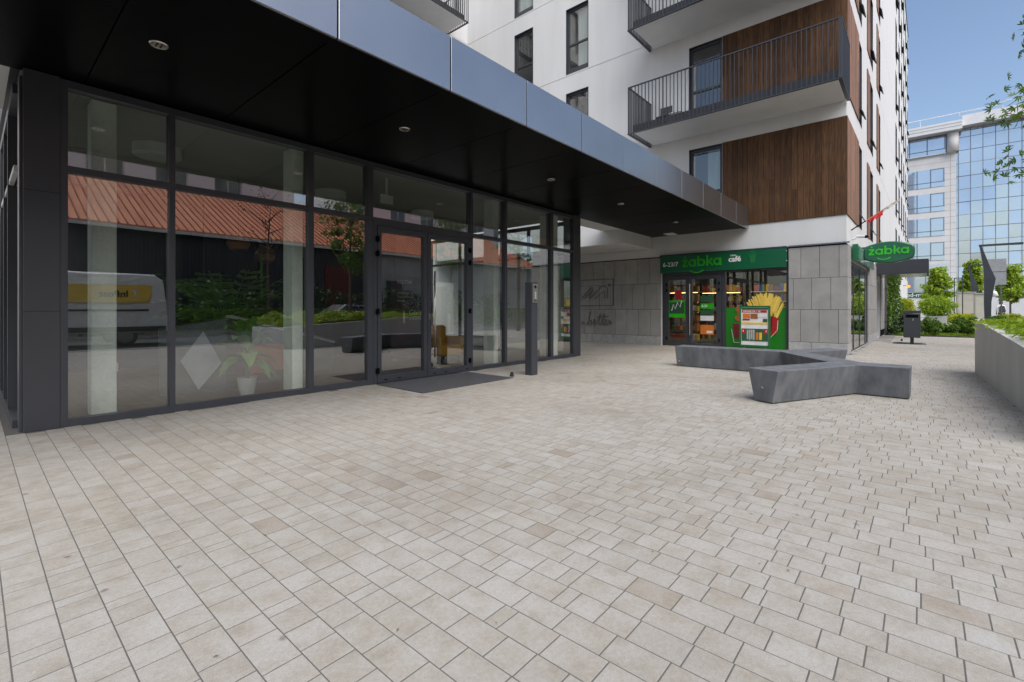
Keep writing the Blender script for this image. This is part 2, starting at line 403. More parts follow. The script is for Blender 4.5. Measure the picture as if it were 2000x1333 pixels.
holed(wall, 1.5, 16.1, 0, ZT, holes, FA)
wall.build('wall', m_white, ab)
# side wall
PS = lambda u, d, z: tuple(side(u, d, z))
winB = []
for fl in range(7):
    z = 3.80 + 3.3 * fl
    for a, b in ((2.67, 3.66), (6.18, 7.5), (9.9, 10.96)): winB.append((a, b, z, z + 2.58))
    for a in (22.6, 26.2, 29.8, 33.4, 37.0, 40.4): winB.append((a, a + 1.5, z, z + 2.5))
hb = [(a, b, c_, d, .16, False) for a, b, c_, d in winB]
hb += [(.72, 5.45, .0, 2.6, .12, False), (9.0, 10.9, 0, 2.45, .9, True)]
for z in (7.04, 10.34, 13.64): hb.append((11.2, 22.3, z, z + .02, .02, True))
sw = MB(); holed(sw, 0, 42.6, 0, ZT, hb, PS); sw.build('wall', m_white, ab)
bw = MB()                                                     # roof and rear walls close the block
c4 = [(15.4, 1.5), tuple(side(42.6, 0, 0))[:2], tuple(side(42.6, 14, 0))[:2], (15.4, 16.1)]
bw.face(*[(x, y, ZT) for x, y in c4])
bw.face((*c4[1], 0), (*c4[2], 0), (*c4[2], ZT), (*c4[1], ZT)); bw.face((*c4[2], 0), (*c4[3], 0), (*c4[3], ZT), (*c4[2], ZT))
bw.build('wall', m_white, ab)
pr = MB(); pr.prism([PS(-.03, -.05, ZT), PS(42.7, -.05, ZT), PS(42.7, .3, ZT), PS(-.03, .3, ZT)], [PS(-.03, -.05, ZT + .25), PS(42.7, -.05, ZT + .25), PS(42.7, .3, ZT + .25), PS(-.03, .3, ZT + .25)])
pr.build('parapet', m_anth2, ab)
def add_window(T, a, b, z0, z1, rail=.36, flap=False, cur=0):
    """T(u, d, z) maps the wall plane; frame ring, mullion, glazing, room behind"""
    f = MB(T); t = .085
    f.box(a, a + t, .09, .16, z0 + .2, z1); f.box(b - t, b, .09, .16, z0 + .2, z1)
    f.box(a + t, b - t, .09, .16, z1 - t, z1); f.box(a, b, .05, .16, z0, z0 + .2)
    zm = z0 + .2 + (z1 - z0) * rail
    f.box(a + t, b - t, .092, .158, zm, zm + .07)
    for q in ((a - .004, a + .012, z0 - .004, z1 + .004), (b - .012, b + .004, z0 - .004, z1 + .004), (a + .012, b - .012, z0 - .004, z0 + .012), (a + .012, b - .012, z1 - .012, z1 + .004)): f.box(q[0], q[1], -.006, .088, q[2], q[3])
    o = f.build('window', m_anth, ab)
    for q0, q1 in ((z0 + .2, zm), (zm + .07, z1 - t)):
        MB(T).face((a + t, .13, q0), (b - t, .13, q0), (b - t, .13, q1), (a + t, .13, q1)).build('pane', m_glassw, o)
    r = MB(T)
    e = .02
    A, B, C_, D = a + e, b - e, z0 + .02, z1 - e
    r.face((A, 1.3, C_), (B, 1.3, C_), (B, 1.3, D), (A, 1.3, D)); r.face((A, .162, C_), (A, 1.3, C_), (A, 1.3, D), (A, .162, D))
    r.face((B, .162, C_), (B, 1.3, C_), (B, 1.3, D), (B, .162, D)); r.face((A, .162, D), (B, .162, D), (B, 1.3, D), (A, 1.3, D)); r.face((A, .162, C_), (B, .162, C_), (B, 1.3, C_), (A, 1.3, C_))
    r.build('room', m_room, o)
    if cur:
        cm = MB(T); n = 14; w0, w1 = (a + t, a + t + (b - a - 2 * t) * cur)
        pts = [(w0 + (w1 - w0) * k / n, .24 + .025 * (k % 2)) for k in range(n + 1)]
        for p, q in zip(pts, pts[1:]): cm.face((p[0], p[1], z0 + .22), (q[0], q[1], z0 + .22), (q[0], q[1], z1 - .1), (p[0], p[1], z1 - .1))
        cm.build('curtain', m_curtain, o)
    if flap:                                                  # small bottom-hung light standing open
        g = MB(T); g.prism([(a + t, -.13, z0 + .24), (b - t, -.13, z0 + .24), (b - t, -.10, z0 + .24), (a + t, -.10, z0 + .24)],
                           [(a + t, .06, z0 + .62), (b - t, .06, z0 + .62), (b - t, .088, z0 + .62), (a + t, .088, z0 + .62)])
        g.build('tilted_vent', m_anth, o)
for i, (a, b, c_, d) in enumerate(winA):
    if c_ < 20: add_window(FA, a, b, c_, d, cur=(.0, .95, .45, .6, 0, .9)[i % 6] if a > 6 else (.5 if c_ < 5 else 0))
for i, (a, b, c_, d) in enumerate(winB): add_window(PS, a, b, c_, d, rail=.2, flap=(a < 20 or True), cur=(.6 if i % 3 == 0 else 0))
# wood cladding: single planks
cl = MB().box(XW - .012, XW - .002, 1.51, 4.66, 3.77, 6.41).build('wood_cladding', m_gap, ab)
def planks(T, u0, u1, z0, z1, parent, mat, wd=.145):
    n = max(1, round((u1 - u0) / wd)); wdt = (u1 - u0) / n
    for k in range(n):
        a = u0 + k * wdt; cuts = [z0, z1]
        if z1 - z0 > 2 and random.random() < .7: cuts = [z0, z0 + random.uniform(.5, z1 - z0 - .5), z1]
        for p, q in zip(cuts, cuts[1:]):
            d = random.uniform(.026, .031)
            MB(T).box(a + .003, a + wdt - .003, -d, -.012, p + .0015, q - .0015).build('plank', mat, parent)
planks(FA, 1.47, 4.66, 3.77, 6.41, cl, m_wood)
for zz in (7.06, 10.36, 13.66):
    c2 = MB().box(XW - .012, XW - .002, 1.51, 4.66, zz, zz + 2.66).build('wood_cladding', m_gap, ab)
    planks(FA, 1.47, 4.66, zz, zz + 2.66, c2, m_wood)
for fl in range(5):
    z = 3.78 + 3.3 * fl
    c2 = MB(PS).box(.0, 2.66, -.012, -.002, z, z + 2.62).build('wood_cladding', m_gap, ab)
    planks(PS, -.026, 2.66, z, z + 2.62, c2, m_woodlit, .16)
    for a, b in ((5.28, 6.17), (9.1, 9.89)):
        c2 = MB(PS).box(a, b, -.012, -.002, z, z + 2.6).build('wood_cladding', m_gap, ab)
        planks(PS, a, b, z, z + 2.6, c2, m_woodlit, .17)
# stone panels at street level
def stones(T, u0, u1, rows, parent, off=0.0, pw=.445, mat=None):
    for i, (z0, z1) in enumerate(rows):
        u = u0 - (pw * .5 if (i + off) % 2 else 0) - random.uniform(0, .1)
        while u < u1 - .02:
            a, b = max(u, u0), min(u + pw, u1); u += pw
            if b - a < .04: continue
            d = random.uniform(.030, .034)
            MB(T).box(a + .005, b - .005, -d, -.006, z0 + .005, z1 - .005).build('stone_panel', mat or m_stone, parent)
ROWS = [(.31, 1.22), (1.22, 2.10), (2.10, 2.97)]
sl = MB().box(XW - .006, XW - .001, 6.66, 13.6, .02, 3.0).build('stone_cladding', m_gap, ab)
stones(FA, 6.66, 13.6, ROWS, sl)
sr = MB().box(XW - .006, XW - .001, 1.5, 2.85, .02, 3.0).build('stone_cladding', m_gap, ab)
stones(FA, 1.47, 2.85, ROWS, sr, 1)
for a, b in ((6.66, 13.6), (1.465, 2.85)): stones(FA, a, b, [(.0, .31)], sl if a > 3 else sr, pw=.9, mat=m_plinth)
ss = MB(PS).box(0, .70, -.006, -.001, .02, 3.0).build('stone_cladding', m_gap, ab)
stones(PS, -.03, .70, ROWS, ss, pw=.75); stones(PS, -.03, .70, [(0, .31)], ss, pw=.8, mat=m_plinth)
ss2 = MB(PS).box(5.47, 8.98, -.006, -.001, .02, 3.0).build('stone_cladding', m_gap, ab)
stones(PS, 5.47, 8.98, ROWS, ss2, pw=1.2); stones(PS, 5.47, 8.98, [(0, .31)], ss2, pw=1.2, mat=m_plinth)
ss3 = MB(PS).box(10.92, 13.2, -.006, -.001, .02, 3.0).build('stone_cladding', m_gap, ab)
stones(PS, 10.92, 13.2, ROWS, ss3, pw=.9)
# thin metal drip edge above the stone
MB().box(XW - .07, XW - .001, 1.43, 2.86, 3.005, 3.04).build('drip_edge', m_steel2, ab)
# side shop glazing
fr = MB(PS)
fr.box(.72, 5.45, .02, .1, 2.5, 2.6); fr.box(.72, 5.45, .02, .1, 0, .06)
for u in (.72, 1.58, 3.15, 4.8, 5.38): fr.box(u, u + .07, .0, .1, .06, 2.5)
sf = fr.build('shopfront', m_anth, ab)
for a, b in ((.79, 1.58), (1.65, 3.15), (3.22, 4.8), (4.87, 5.38)):
    MB(PS).face((a, .015, .06), (b, .015, .06), (b, .015, 2.5), (a, .015, 2.5)).build('pane', m_glassw, sf)
MB(PS).box(9.3, 10.5, .85, .89, 0, 2.4).build('door', m_anth2, ab)
# balconies
def balcony(x0, x1, y0, y1, z, front, ends, rail_h=1.45):
    """slab and railing; front = (axis, coordinate); bars hang outside the slab edge"""
    s = MB().box(x0, x1, y0, y1, z, z + .22).build('balcony', m_whitegrey, ab)
    MB().box(x0, x1, y0, y1, z + .222, z + .235).build('floor_sheet', m_anth2, s)
    zb, zt = z - .02, z + rail_h
    ec = MB()
    if front == 'x': ec.box(x0 - .012, x0 - .002, y0, y1, z + .02, z + .24); ec.box(x0, x1, y1 + .002, y1 + .012, z + .02, z + .24); ec.box(x0, x1, y0 - .012, y0 - .002, z + .02, z + .24)
    else: ec.box(x0, x1, y0 - .012, y0 - .002, z + .02, z + .24); ec.box(x1 + .002, x1 + .012, y0, y1, z + .02, z + .24)
    ec.build('edge_cover', m_anth2, s)
    runs = []
    if front == 'x': runs.append(((x0 - .1, y0 - .04), (x0 - .1, y1 + .12)))
    else: runs.append(((x0 - .1, y0 - .1), (x1 + .1, y0 - .1)))
    runs += ends
    bm = MB().box(-.006, .006, -.02, .02, 0, zt - zb - .03).mesh('baluster', m_anth)
    bm2 = MB().box(-.02, .02, -.006, .006, 0, zt - zb - .03).mesh('baluster', m_anth)
    for (xa, ya), (xb, yb) in runs:
        L = math.hypot(xb - xa, yb - ya); n = max(2, round(L / .112)); alongx = abs(xb - xa) > abs(yb - ya)
        e = .02
        if alongx:
            MB().box(xa, xb, ya - .022, ya + .022, zt - .03, zt).build('handrail', m_anth, s); MB().box(xa, xb, ya - .022, ya + .05, zb - .02, zb).build('bottom_rail', m_anth, s)
        else:
            MB().box(xa - .022, xa + .022, ya, yb, zt - .031, zt + .001).build('handrail', m_anth, s); MB().box(xa - .022, xa + .05, ya, yb, zb - .021, zb + .001).build('bottom_rail', m_anth, s)
        for k in range(n + 1):
            t = k / n; o = link('baluster', bm2 if not alongx else bm, s, (xa + (xb - xa) * t, ya + (yb - ya) * t, zb))
            if k % 13 == 0: o.scale = (1.7, 1.7, 1) if False else ((1, 2.2, 1) if alongx is False else (2.2, 1, 1))
for z in (6.83, 10.13, 13.43):
    balcony(13.86, 15.395, 1.52, 6.9, z, 'x', [((13.76, 7.02), (15.39, 7.02)), ((13.76, 1.44), (15.39, 1.44))])
# a few things kept on the first balcony
bx = thing('balcony_chair', 'small dark folding chair on the lower long balcony', 'chair', (14.8, 6.3, 7.07))
box1('seat', m_anth2, bx, 14.6, 15.0, 6.1, 6.5, 7.42, 7.45); box1('backrest', m_anth2, bx, 14.98, 15.01, 6.1, 6.5, 7.46, 7.85)
for x in (14.62, 14.98):
    for y in (6.12, 6.48): ub('leg', m_anth2, bx, x - .012, x + .012, y - .012, y + .012, 7.066, 7.42)
pt = thing('balcony_box', 'low pale storage box on the lower long balcony', 'box', (14.6, 5.7, 7.07))
box1('body', m_plinth, pt, 14.3, 14.9, 5.55, 5.9, 7.067, 7.3); box1('lid', m_whitegrey, pt, 14.28, 14.92, 5.53, 5.92, 7.303, 7.33)

# ---------------------------------------------------------------- rear wing over the lobby
wg = thing('building_wing', 'white upper wing set back behind the black canopy, with a balcony', 'building', (0, 16.1, 0))
wm = MB(); WP = lambda u, d, z: (u, 16.1 + d, z)
wh = []
for fl in range(9):
    z = 7.12 + 3.3 * fl
    for a in (10.6, 6.2, 1.8, -2.6, -7, -11.4): wh.append((a, a + 1.6, z, z + 2.5, .16, True))
for z in (10.34, 13.64, 16.94): wh.append((-14, 15.39, z, z + .022, .02, True))
holed(wm, -14, 15.395, 0, 39, wh, WP); wm.build('wall', m_white, wg)  # unseen upper storeys made extra tall, height chosen to block the sun
MB().face((-14, 16.1, 39), (15.39, 16.1, 39), (15.39, 28, 39), (-14, 28, 39)).build('roof', m_anth2, wg)
MB().face((-14, 16.1, 0), (-14, 28, 0), (-14, 28, 39), (-14, 16.1, 39)).build('wall', m_white, wg)
ab_keep = ab; ab = wg
for zb in (10.13, 13.43): balcony(8.0, 13.8, 14.62, 16.095, zb, 'y', [((13.9, 14.52), (13.9, 16.09))])
ab = ab_keep
# covered passage: dropped beam and soffit strip beside the lobby
pb = thing('passage_beam', 'white dropped beam spanning the covered passage beside the stone wall', 'beam', (14.4, 7, 0))
MB().box(13.35, 15.36, 7.0, 15.9, 3.3, 4.6).build('beam', m_white, pb)
MB().box(10.66, 13.34, 6.93, 7.68, 3.72, 3.95).build('soffit_strip', m_white, pb)
# ---------------------------------------------------------------- entrance canopy
cn = thing('entrance_canopy', 'long black soffit canopy with reflective grey metal fascia over the entrance', 'canopy', (7, 5.4, 3.6))
JX = [.82 - 1.326 * 3 + 1.326 * k for k in range(15)]
for a, b in zip(JX, JX[1:]):
    b_ = min(b, 15.36)
    box1('fascia_panel', m_fascia, cn, a + .008, b_ - .008, 3.90, 3.93, 3.64, 4.245, bevel=.004)
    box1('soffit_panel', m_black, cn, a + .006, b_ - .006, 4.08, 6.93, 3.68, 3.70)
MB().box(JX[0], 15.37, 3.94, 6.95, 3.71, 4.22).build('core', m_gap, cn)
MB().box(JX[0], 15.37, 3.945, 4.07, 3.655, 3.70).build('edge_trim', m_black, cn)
MB().box(JX[0], 15.37, 3.94, 7.0, 4.225, 4.26).build('roof_sheet', m_anth2, cn)
MB().box(14.75, 15.2, 6.0, 6.3, 3.664, 3.679).build('access_hatch', m_whitegrey, cn)
pos = ['closest to the camera', 'second from the near end, in front of the doors', 'third from the near end, before the right glazing', 'fourth from the near end, over the passage', 'farthest from the camera, near the shop sign']
for (x, y), ps in zip([(1.15, 5.3), (3.87, 5.28), (7.19, 5.26), (9.93, 5.26), (13.06, 5.22)], pos):
    d = thing('recessed_downlight', 'round recessed downlight in black soffit, ' + ps, 'lamp', (x, y, 3.66), 'downlights under the canopy')
    n = 24; r = MB()
    for j in range(n):
        a0, a1 = 2 * math.pi * j / n, 2 * math.pi * (j + 1) / n
        for (ra, za), (rb, zb) in (((.052, 3.676), (.068, 3.669)), ((.068, 3.669), (.075, 3.679))):
            r.face((x + ra * math.cos(a0), y + ra * math.sin(a0), za), (x + ra * math.cos(a1), y + ra * math.sin(a1), za), (x + rb * math.cos(a1), y + rb * math.sin(a1), zb), (x + rb * math.cos(a0), y + rb * math.sin(a0), zb))
    r.build('ring', m_steel, d)
    MB().lathe((x, y, 3.6735), [(.052, 0), (.047, .004)], 16).build('reflector', m_steel, d)
    for s_ in (-1, 1): box1('lamp_bar', m_idark, d, x + s_ * .018 - .006, x + s_ * .018 + .006, y - .04, y + .04, 3.668, 3.6733)

# ---------------------------------------------------------------- glazed lobby
YG = 6.83
lb = thing('glass_lobby', 'dark framed glass entrance lobby under the black canopy', 'lobby', (5.4, YG, 0))
bays = [(.69, 1.58), (1.64, 3.28), (3.36, 4.26), None, (6.65, 7.61), (7.69, 9.29), (9.40, 10.27)]
for a, b in ((.63, .69), (1.58, 1.64), (3.28, 3.36), (4.26, 4.36), (6.59, 6.65), (7.61, 7.69), (9.29, 9.40)):
    box1('mullion', m_anth, lb, a, b, YG - .03, YG + .12, 0, 3.66, bevel=.003)
for b in bays:
    a0, b0 = b if b else (4.36, 6.59)
    box1('head_rail', m_anth, lb, a0, b0, YG - .028, YG + .1, 3.58, 3.66)
    box1('transom', m_anth, lb, a0, b0, YG - .028, YG + .1, 2.69, 2.76)
    MB().face((a0, YG + .02, 2.76), (b0, YG + .02, 2.76), (b0, YG + .02, 3.58), (a0, YG + .02, 3.58)).build('pane', m_glass, lb)
    if b:
        box1('sill_rail', m_anth, lb, a0, b0, YG - .028, YG + .1, 0, .075)
        MB().face((a0, YG + .02, .075), (b0, YG + .02, .075), (b0, YG + .02, 2.69), (a0, YG + .02, 2.69)).build('pane', m_glass, lb)
# corner posts clad in sheet metal
box1('corner_post', m_anth2, lb, .36, .63, YG - .035, YG + .3, 0, 3.67, bevel=.004)
box1('corner_trim', m_anth, lb, .335, .358, YG + .02, YG + .26, 0, 3.6)
box1('corner_post', m_anth2, lb, 10.27, 10.61, YG - .035, YG + .28, 0, 3.67, bevel=.004)
for z in (1.22, 2.45): box1('panel_joint', m_gap, lb, .361, .629, YG - .0358, YG - .034, z, z + .004)
# double doors
df = MB(); df.box(4.36, 4.43, YG - .035, YG + .08, 0, 2.69); df.box(6.54, 6.59, YG - .035, YG + .08, 0, 2.69); df.box(4.43, 6.54, YG - .034, YG + .08, 2.63, 2.69)
df.build('door_frame', m_anth, lb)
for k, (a, b) in enumerate(((4.435, 5.475), (5.485, 6.535))):
    f = MB(); y0, y1 = YG - .05, YG + .03; t = .075
    f.box(a, a + t, y0, y1, .012, 2.625); f.box(b - t, b, y0, y1, .012, 2.625); f.box(a + t, b - t, y0, y1, 2.53, 2.625); f.box(a + t, b - t, y0, y1, .012, .125)
    d = f.build('door_leaf', m_anth, lb, bevel=.003)
    MB().face((a + t, YG, .125), (b - t, YG, .125), (b - t, YG, 2.53), (a + t, YG, 2.53)).build('pane', m_glass, d)
    hx = a - .005 if k == 0 else b + .005
    for z in (.22, 1.2, 2.16, 2.40):
        h = MB(); h.tube([(hx, YG - .075, z - .05), (hx, YG - .075, z + .05)], .016, 8); h.box(hx - .035, hx + .035, YG - .062, YG - .0502, z - .04, z + .04); h.build('hinge', m_gap, d)
    for q in (.12, .38, .9):
        if q < .5 or k: box1('drain_cap', m_gap, d, a + (b - a) * q, a + (b - a) * q + .06, YG - .056, YG - .0503, .05, .065)
    if k == 1:
        h = MB(); hx = a + .09; h.tube([(hx, YG - .135, .36), (hx, YG - .135, 1.93)], .015, 10)
        for z in (.52, 1.72): h.tube([(hx, YG - .135, z), (hx - .045, YG - .05, z)], .009, 8)
        h.build('pull_handle', m_steel, d, smooth=True)
        box1('lock_plate', m_steel, d, a + .022, a + .05, YG - .056, YG - .0505, 1.05, 1.16)
# floor, ceiling, walls; the left and right ends are glazed too
box1('floor', m_ifloor, lb, .37, 10.6, YG + .121, 13.0, -.02, .012)
box1('ceiling', m_iceil, lb, .37, 10.6, YG + .121, 13.0, 3.66, 3.9)
bwm = MB(); holed(bwm, .37, 10.6, .012, 3.66, [(9.3, 10.35, .3, 2.2, .2, False)], lambda u, d, z: (u, 13 + d, z)); bwm.build('wall', m_iwall, lb)
MB().box(3.2, 7.9, 11.2, 11.3, .012, 3.65).build('partition', m_idark, lb)
MB().box(1.0, 3.1, 12.4, 12.5, .012, 3.65).build('partition', m_iwall, lb)
for k in range(6):                                            # left return: bays of glass along x = 0.36
    y0 = YG + .32 + k * .95; y1 = y0 + .89
    box1('mullion', m_anth, lb, .30, .42, y1, y1 + .06, 0, 3.6)
    MB().face((.36, y0, .08), (.36, y1, .08), (.36, y1, 3.5), (.36, y0, 3.5)).build('pane', m_glass, lb)
    box1('sill_rail', m_anth, lb, .30, .42, y0, y1, 0, .08); box1('head_rail', m_anth, lb, .30, .42, y0, y1, 3.5, 3.6); box1('transom', m_wframe, lb, .31, .35, y0, y1, 2.69, 2.75)
for k in range(4):
    y0 = YG + .3 + k * 1.45; y1 = y0 + 1.38
    box1('mullion', m_anth, lb, 10.55, 10.63, y1, y1 + .07, 0, 3.6)
    MB().face((10.59, y0, .08), (10.59, y1, .08), (10.59, y1, 3.5), (10.59, y0, 3.5)).build('pane', m_glass, lb)
    box1('sill_rail', m_anth, lb, 10.55, 10.63, y0, y1, 0, .08); box1('head_rail', m_anth, lb, 10.55, 10.63, y0, y1, 3.5, 3.6); box1('transom', m_anth, lb, 10.55, 10.63, y0, y1, 2.69, 2.76)
box1('roof', m_anth2, lb, .3, 10.62, 7.02, 13.2, 3.92, 4.2)
# neighbouring volume to the left of the lobby: soffit and wall beyond the corner
nb = thing('building_overhang', 'pale soffit and wall beyond the dark lobby corner post', 'overhang', (-3, 10, 0))
box1('soffit', m_whitegrey, nb, -9, .28, 7.02, 8.6, 3.72, 4.3)
box1('wall', m_white, nb, -9, .25, 12.6, 12.9, 0, 9)
# ---------------------------------------------------------------- inside the lobby
for x0, x1, y0, y1, lab in ((.92, 1.15, 7.17, 7.42, 'bare concrete column behind the first pane beside the corner post'), (3.15, 3.31, 7.04, 7.36, 'second bare concrete column behind the second large pane'), (7.52, 7.67, 7.04, 7.36, 'bare concrete column just past the glass doors'), (9.75, 10.0, 7.1, 7.5, 'bare concrete column in the last lobby bay')):
    c_ = thing('concrete_column', lab, 'column', ((x0 + x1) / 2, (y0 + y1) / 2, .012), 'concrete columns in the lobby')
    box1('shaft', m_iconc, c_, x0, x1, y0, y1, .013, 3.655, bevel=.012)
    if x0 < 1: box1('socket', m_wframe, c_, x1, x1 + .02, y0 + .05, y0 + .12, .5, .6)
# faceted reception desk
dk = thing('reception_desk', 'faceted grey reception desk with an orange end inside the lobby', 'desk', (2.6, 8.6, .012))
def poly(name, mat, parent, pts, d=(0, .03, 0)):
    return MB().prism(pts, [tuple(Vector(p) + Vector(d)) for p in pts]).build(name, mat, parent)
DL = [(1.78, 8.15), (2.50, 7.75), (2.92, 8.25), (4.9, 9.1)]
fm = MB()
tops = [1.12, 1.12, 1.05, .55]
for k in range(3):
    (x0, y0), (x1, y1) = DL[k], DL[k + 1]
    fm.prism([(x0, y0, .013), (x1, y1, .013), (x1 + .1, y1 + .5, .013), (x0 + .1, y0 + .5, .013)], [(x0 - .03, y0 - .08, tops[k] - .02 if k else .95), (x1 - .03, y1 - .08, tops[k + 1] - .02), (x1 + .1, y1 + .55, tops[k + 1] - .02), (x0 + .1, y0 + .55, tops[k] - .02 if k else .95)])
fm.build('body', M('desk_grey', (.10, .12, .125), rough=.35), dk)
poly('diamond_facet', M('desk_facet', (.42, .44, .45), rough=.4), dk, [(1.98, 7.97, .50), (2.17, 7.86, .08), (2.42, 7.72, .46), (2.22, 7.83, .92)], (0, -.02, 0))
for k in (1, 2):
    (x0, y0), (x1, y1) = DL[k], DL[k + 1]
    MB().prism([(x0 - .05, y0 - .12, tops[k]), (x1 - .05, y1 - .12, tops[k + 1]), (x1 + .1, y1 + .1, tops[k + 1]), (x0 + .1, y0 + .1, tops[k])], [(x0 - .05, y0 - .12, tops[k] + .03), (x1 - .05, y1 - .12, tops[k + 1] + .03), (x1 + .1, y1 + .1, tops[k + 1] + .03), (x0 + .1, y0 + .1, tops[k] + .03)]).build('counter_edge', m_paper, dk)
poly('end_panel', m_oprint, dk, [(2.95, 8.1, .2), (3.7, 8.42, .2), (3.7, 8.42, .62), (2.95, 8.1, .7)], (-.01, -.02, 0))
# potted plant with broad leaves
def broadleaf(mb, base, tip, wid, droop):
    b, t = Vector(base), Vector(tip); n = 7; d = t - b; sd_ = d.cross(Vector((0, 0, 1)))
    if sd_.length < 1e-3: sd_ = Vector((1, 0, 0))
    sd_.normalize(); rows = []
    for k in range(n + 1):
        q = k / n; p = b + d * q + Vector((0, 0, droop * (4 * q * (1 - q)) - droop * q * q)); ww = wid * math.sin(math.pi * min(1, q * .92 + .08)) ** .7
        if q < .12: ww = wid * .08
        if k == n: ww = .002
        up = Vector((0, 0, ww * .35))
        rows.append([mb.P(*(p - sd_ * ww + up)), mb.P(*p), mb.P(*(p + sd_ * ww + up))])
    for a, c_ in zip(rows, rows[1:]):
        mb.f.append([a[0], a[1], c_[1], c_[0]]); mb.f.append([a[1], a[2], c_[2], c_[1]])
pl = thing('potted_plant', 'broad-leaved potted plant in pale pot behind the second large pane', 'plant', (2.62, 7.30, .012))
MB().lathe((2.62, 7.30, .013), [(.085, 0), (.095, .02), (.125, .24), (.13, .25), (.115, .25), (.11, .2)], 24).build('pot', m_plinth, pl, smooth=False)
MB().tube([(2.62, 7.30, .2), (2.60, 7.30, .6), (2.63, 7.32, .8)], [.03, .022, .012]).build('stem', m_bark, pl)
ml = leafmat('broad_leaf', (.26, .44, .09), (.10, .23, .045), .3)
for k in range(22):
    a = k * 2.4 + .3; z0 = .42 + .018 * k; rr = .50 - .010 * k
    up = .12 + .013 * k if k > 7 else -.02 - .14 * (7 - k) / 7
    mb = MB(); broadleaf(mb, (2.62, 7.30, z0), (2.62 + rr * math.cos(a), 7.30 + rr * math.sin(a) * .8, z0 + up), .105, .09); mb.build('leaf', ml, pl)
# palm in a tall planter behind the desk
pa = thing('indoor_palm', 'dark leafy palm rising behind the faceted desk', 'plant', (3.0, 9.4, .012))
MB().prism([(2.75, 9.15, .013), (3.25, 9.15, .013), (3.25, 9.65, .013), (2.75, 9.65, .013)], [(2.7, 9.1, .7), (3.3, 9.1, .7), (3.3, 9.7, .7), (2.7, 9.7, .7)]).build('planter', m_plinth, pa)
for k in range(34):
    a = k * 2.4; L = random.uniform(.6, 1.15); z1 = random.uniform(1.3, 2.2); mb = MB(); base = Vector((3.0, 9.35, .7))
    tip = base + Vector((L * math.cos(a), L * .8 * math.sin(a), z1 - .7)); pts = [base.lerp(tip, q) + Vector((0, 0, .5 * q * (1 - q) - .25 * q * q)) for q in [j / 8 for j in range(9)]]
    mb.tube(pts, [.008] * 9, 4)
    for p, q in zip(pts[3:], pts[4:]):
        for s_ in (-1, 1):
            dd = (q - p).normalized(); sd_ = dd.cross(Vector((0, 0, 1))).normalized() * s_
            mb.face(p, p + sd_ * .2 + dd * .12 - Vector((0, 0, .06)), p + sd_ * .17 + dd * .2 - Vector((0, 0, .06)), p + dd * .05)
    mb.build('frond', ml, pa)
# roll-up banner, armchair, lamps, exit sign
bn = thing('roll_up_banner', 'dark roll-up banner advertising 1 Gb/s behind the left glass door', 'banner', (6.9, 9.4, .012))
bf = frame4((6.55, 9.45, .1), (1, -.35, 0), (0, 0, 1))
def onb(x, y, z=0): return tuple(bf @ Vector((x, y, z)))
MB().prism([onb(0, 0, -.01), onb(.85, 0, -.01), onb(.85, 1.95, -.01), onb(0, 1.95, -.01)], [onb(0, 0), onb(.85, 0), onb(.85, 1.95), onb(0, 1.95)]).build('sheet', M('banner_print', (.012, .03, .045), (.06, .008, .02), scale=.9, rough=.5), bn)
MB().prism([onb(0, -.09, -.08), onb(.85, -.09, -.08), onb(.85, -.09, .08), onb(0, -.09, .08)], [onb(0, 0, -.08), onb(.85, 0, -.08), onb(.85, 0, .08), onb(0, 0, .08)]).build('cassette', m_steel2, bn)
for s_, sz, x, y in (('NETIA', .13, .14, 1.74), ('OPERATOR', .055, .14, 1.5), ('Światłowodowy', .06, .14, 1.41), ('internet', .055, .14, 1.32), ('1', .42, .2, .8), ('Gb/s', .17, .42, 1.0), ('W BUDYNKU', .06, .42, .88)):
    text('lettering', s_, sz, m_txt, bn, bf @ Matrix.Translation((x, y, .004)), .001)
ac = thing('armchair', 'mustard yellow armchair inside behind the right glass door', 'armchair', (7.2, 8.4, .012))
my = M('mustard_fabric', (.52, .26, .02), (.42, .20, .015), scale=8, rough=.9)
box1('seat', my, ac, 6.95, 7.55, 8.1, 8.7, .16, .42, bevel=.05); box1('backrest', my, ac, 6.95, 7.55, 8.62, 8.8, .2, .85, bevel=.06)
for x in (6.88, 7.52): box1('armrest', my, ac, x, x + .1, 8.1, 8.75, .2, .6, bevel=.04)
for x in (7.0, 7.5):
    for y in (8.15, 8.7): ub('leg', m_bark, ac, x - .02, x + .02, y - .02, y + .02, .013, .16)
ex = thing('exit_sign', 'small white emergency sign box hanging above the glass doors inside', 'sign', (5.0, 7.5, 3.3))
box1('housing', m_paper, ex, 4.93, 5.18, 7.42, 7.47, 3.18, 3.34); box1('bracket', m_wframe, ex, 5.04, 5.07, 7.43, 7.46, 3.34, 3.658)
for x, y, lab in ((1.85, 8.6, 'in the first lobby bays'), (4.9, 9.2, 'over the reception desk'), (7.4, 9.4, 'beyond the glass doors')):
    L_ = thing('ceiling_lamp', 'round drum ceiling lamp ' + lab, 'lamp', (x, y, 3.5), 'drum lamps on the lobby ceiling')
    MB().lathe((x, y, 3.5), [(.27, 0), (.3, .02), (.3, .158)], 28).build('drum', m_wframe, L_); MB().lathe((x, y, 3.494), [(.25, 0), (.25, .005)], 28).build('diffuser', m_paper, L_)
mw = M('copper_wire', (.30, .15, .09), rough=.4, metal=.7)
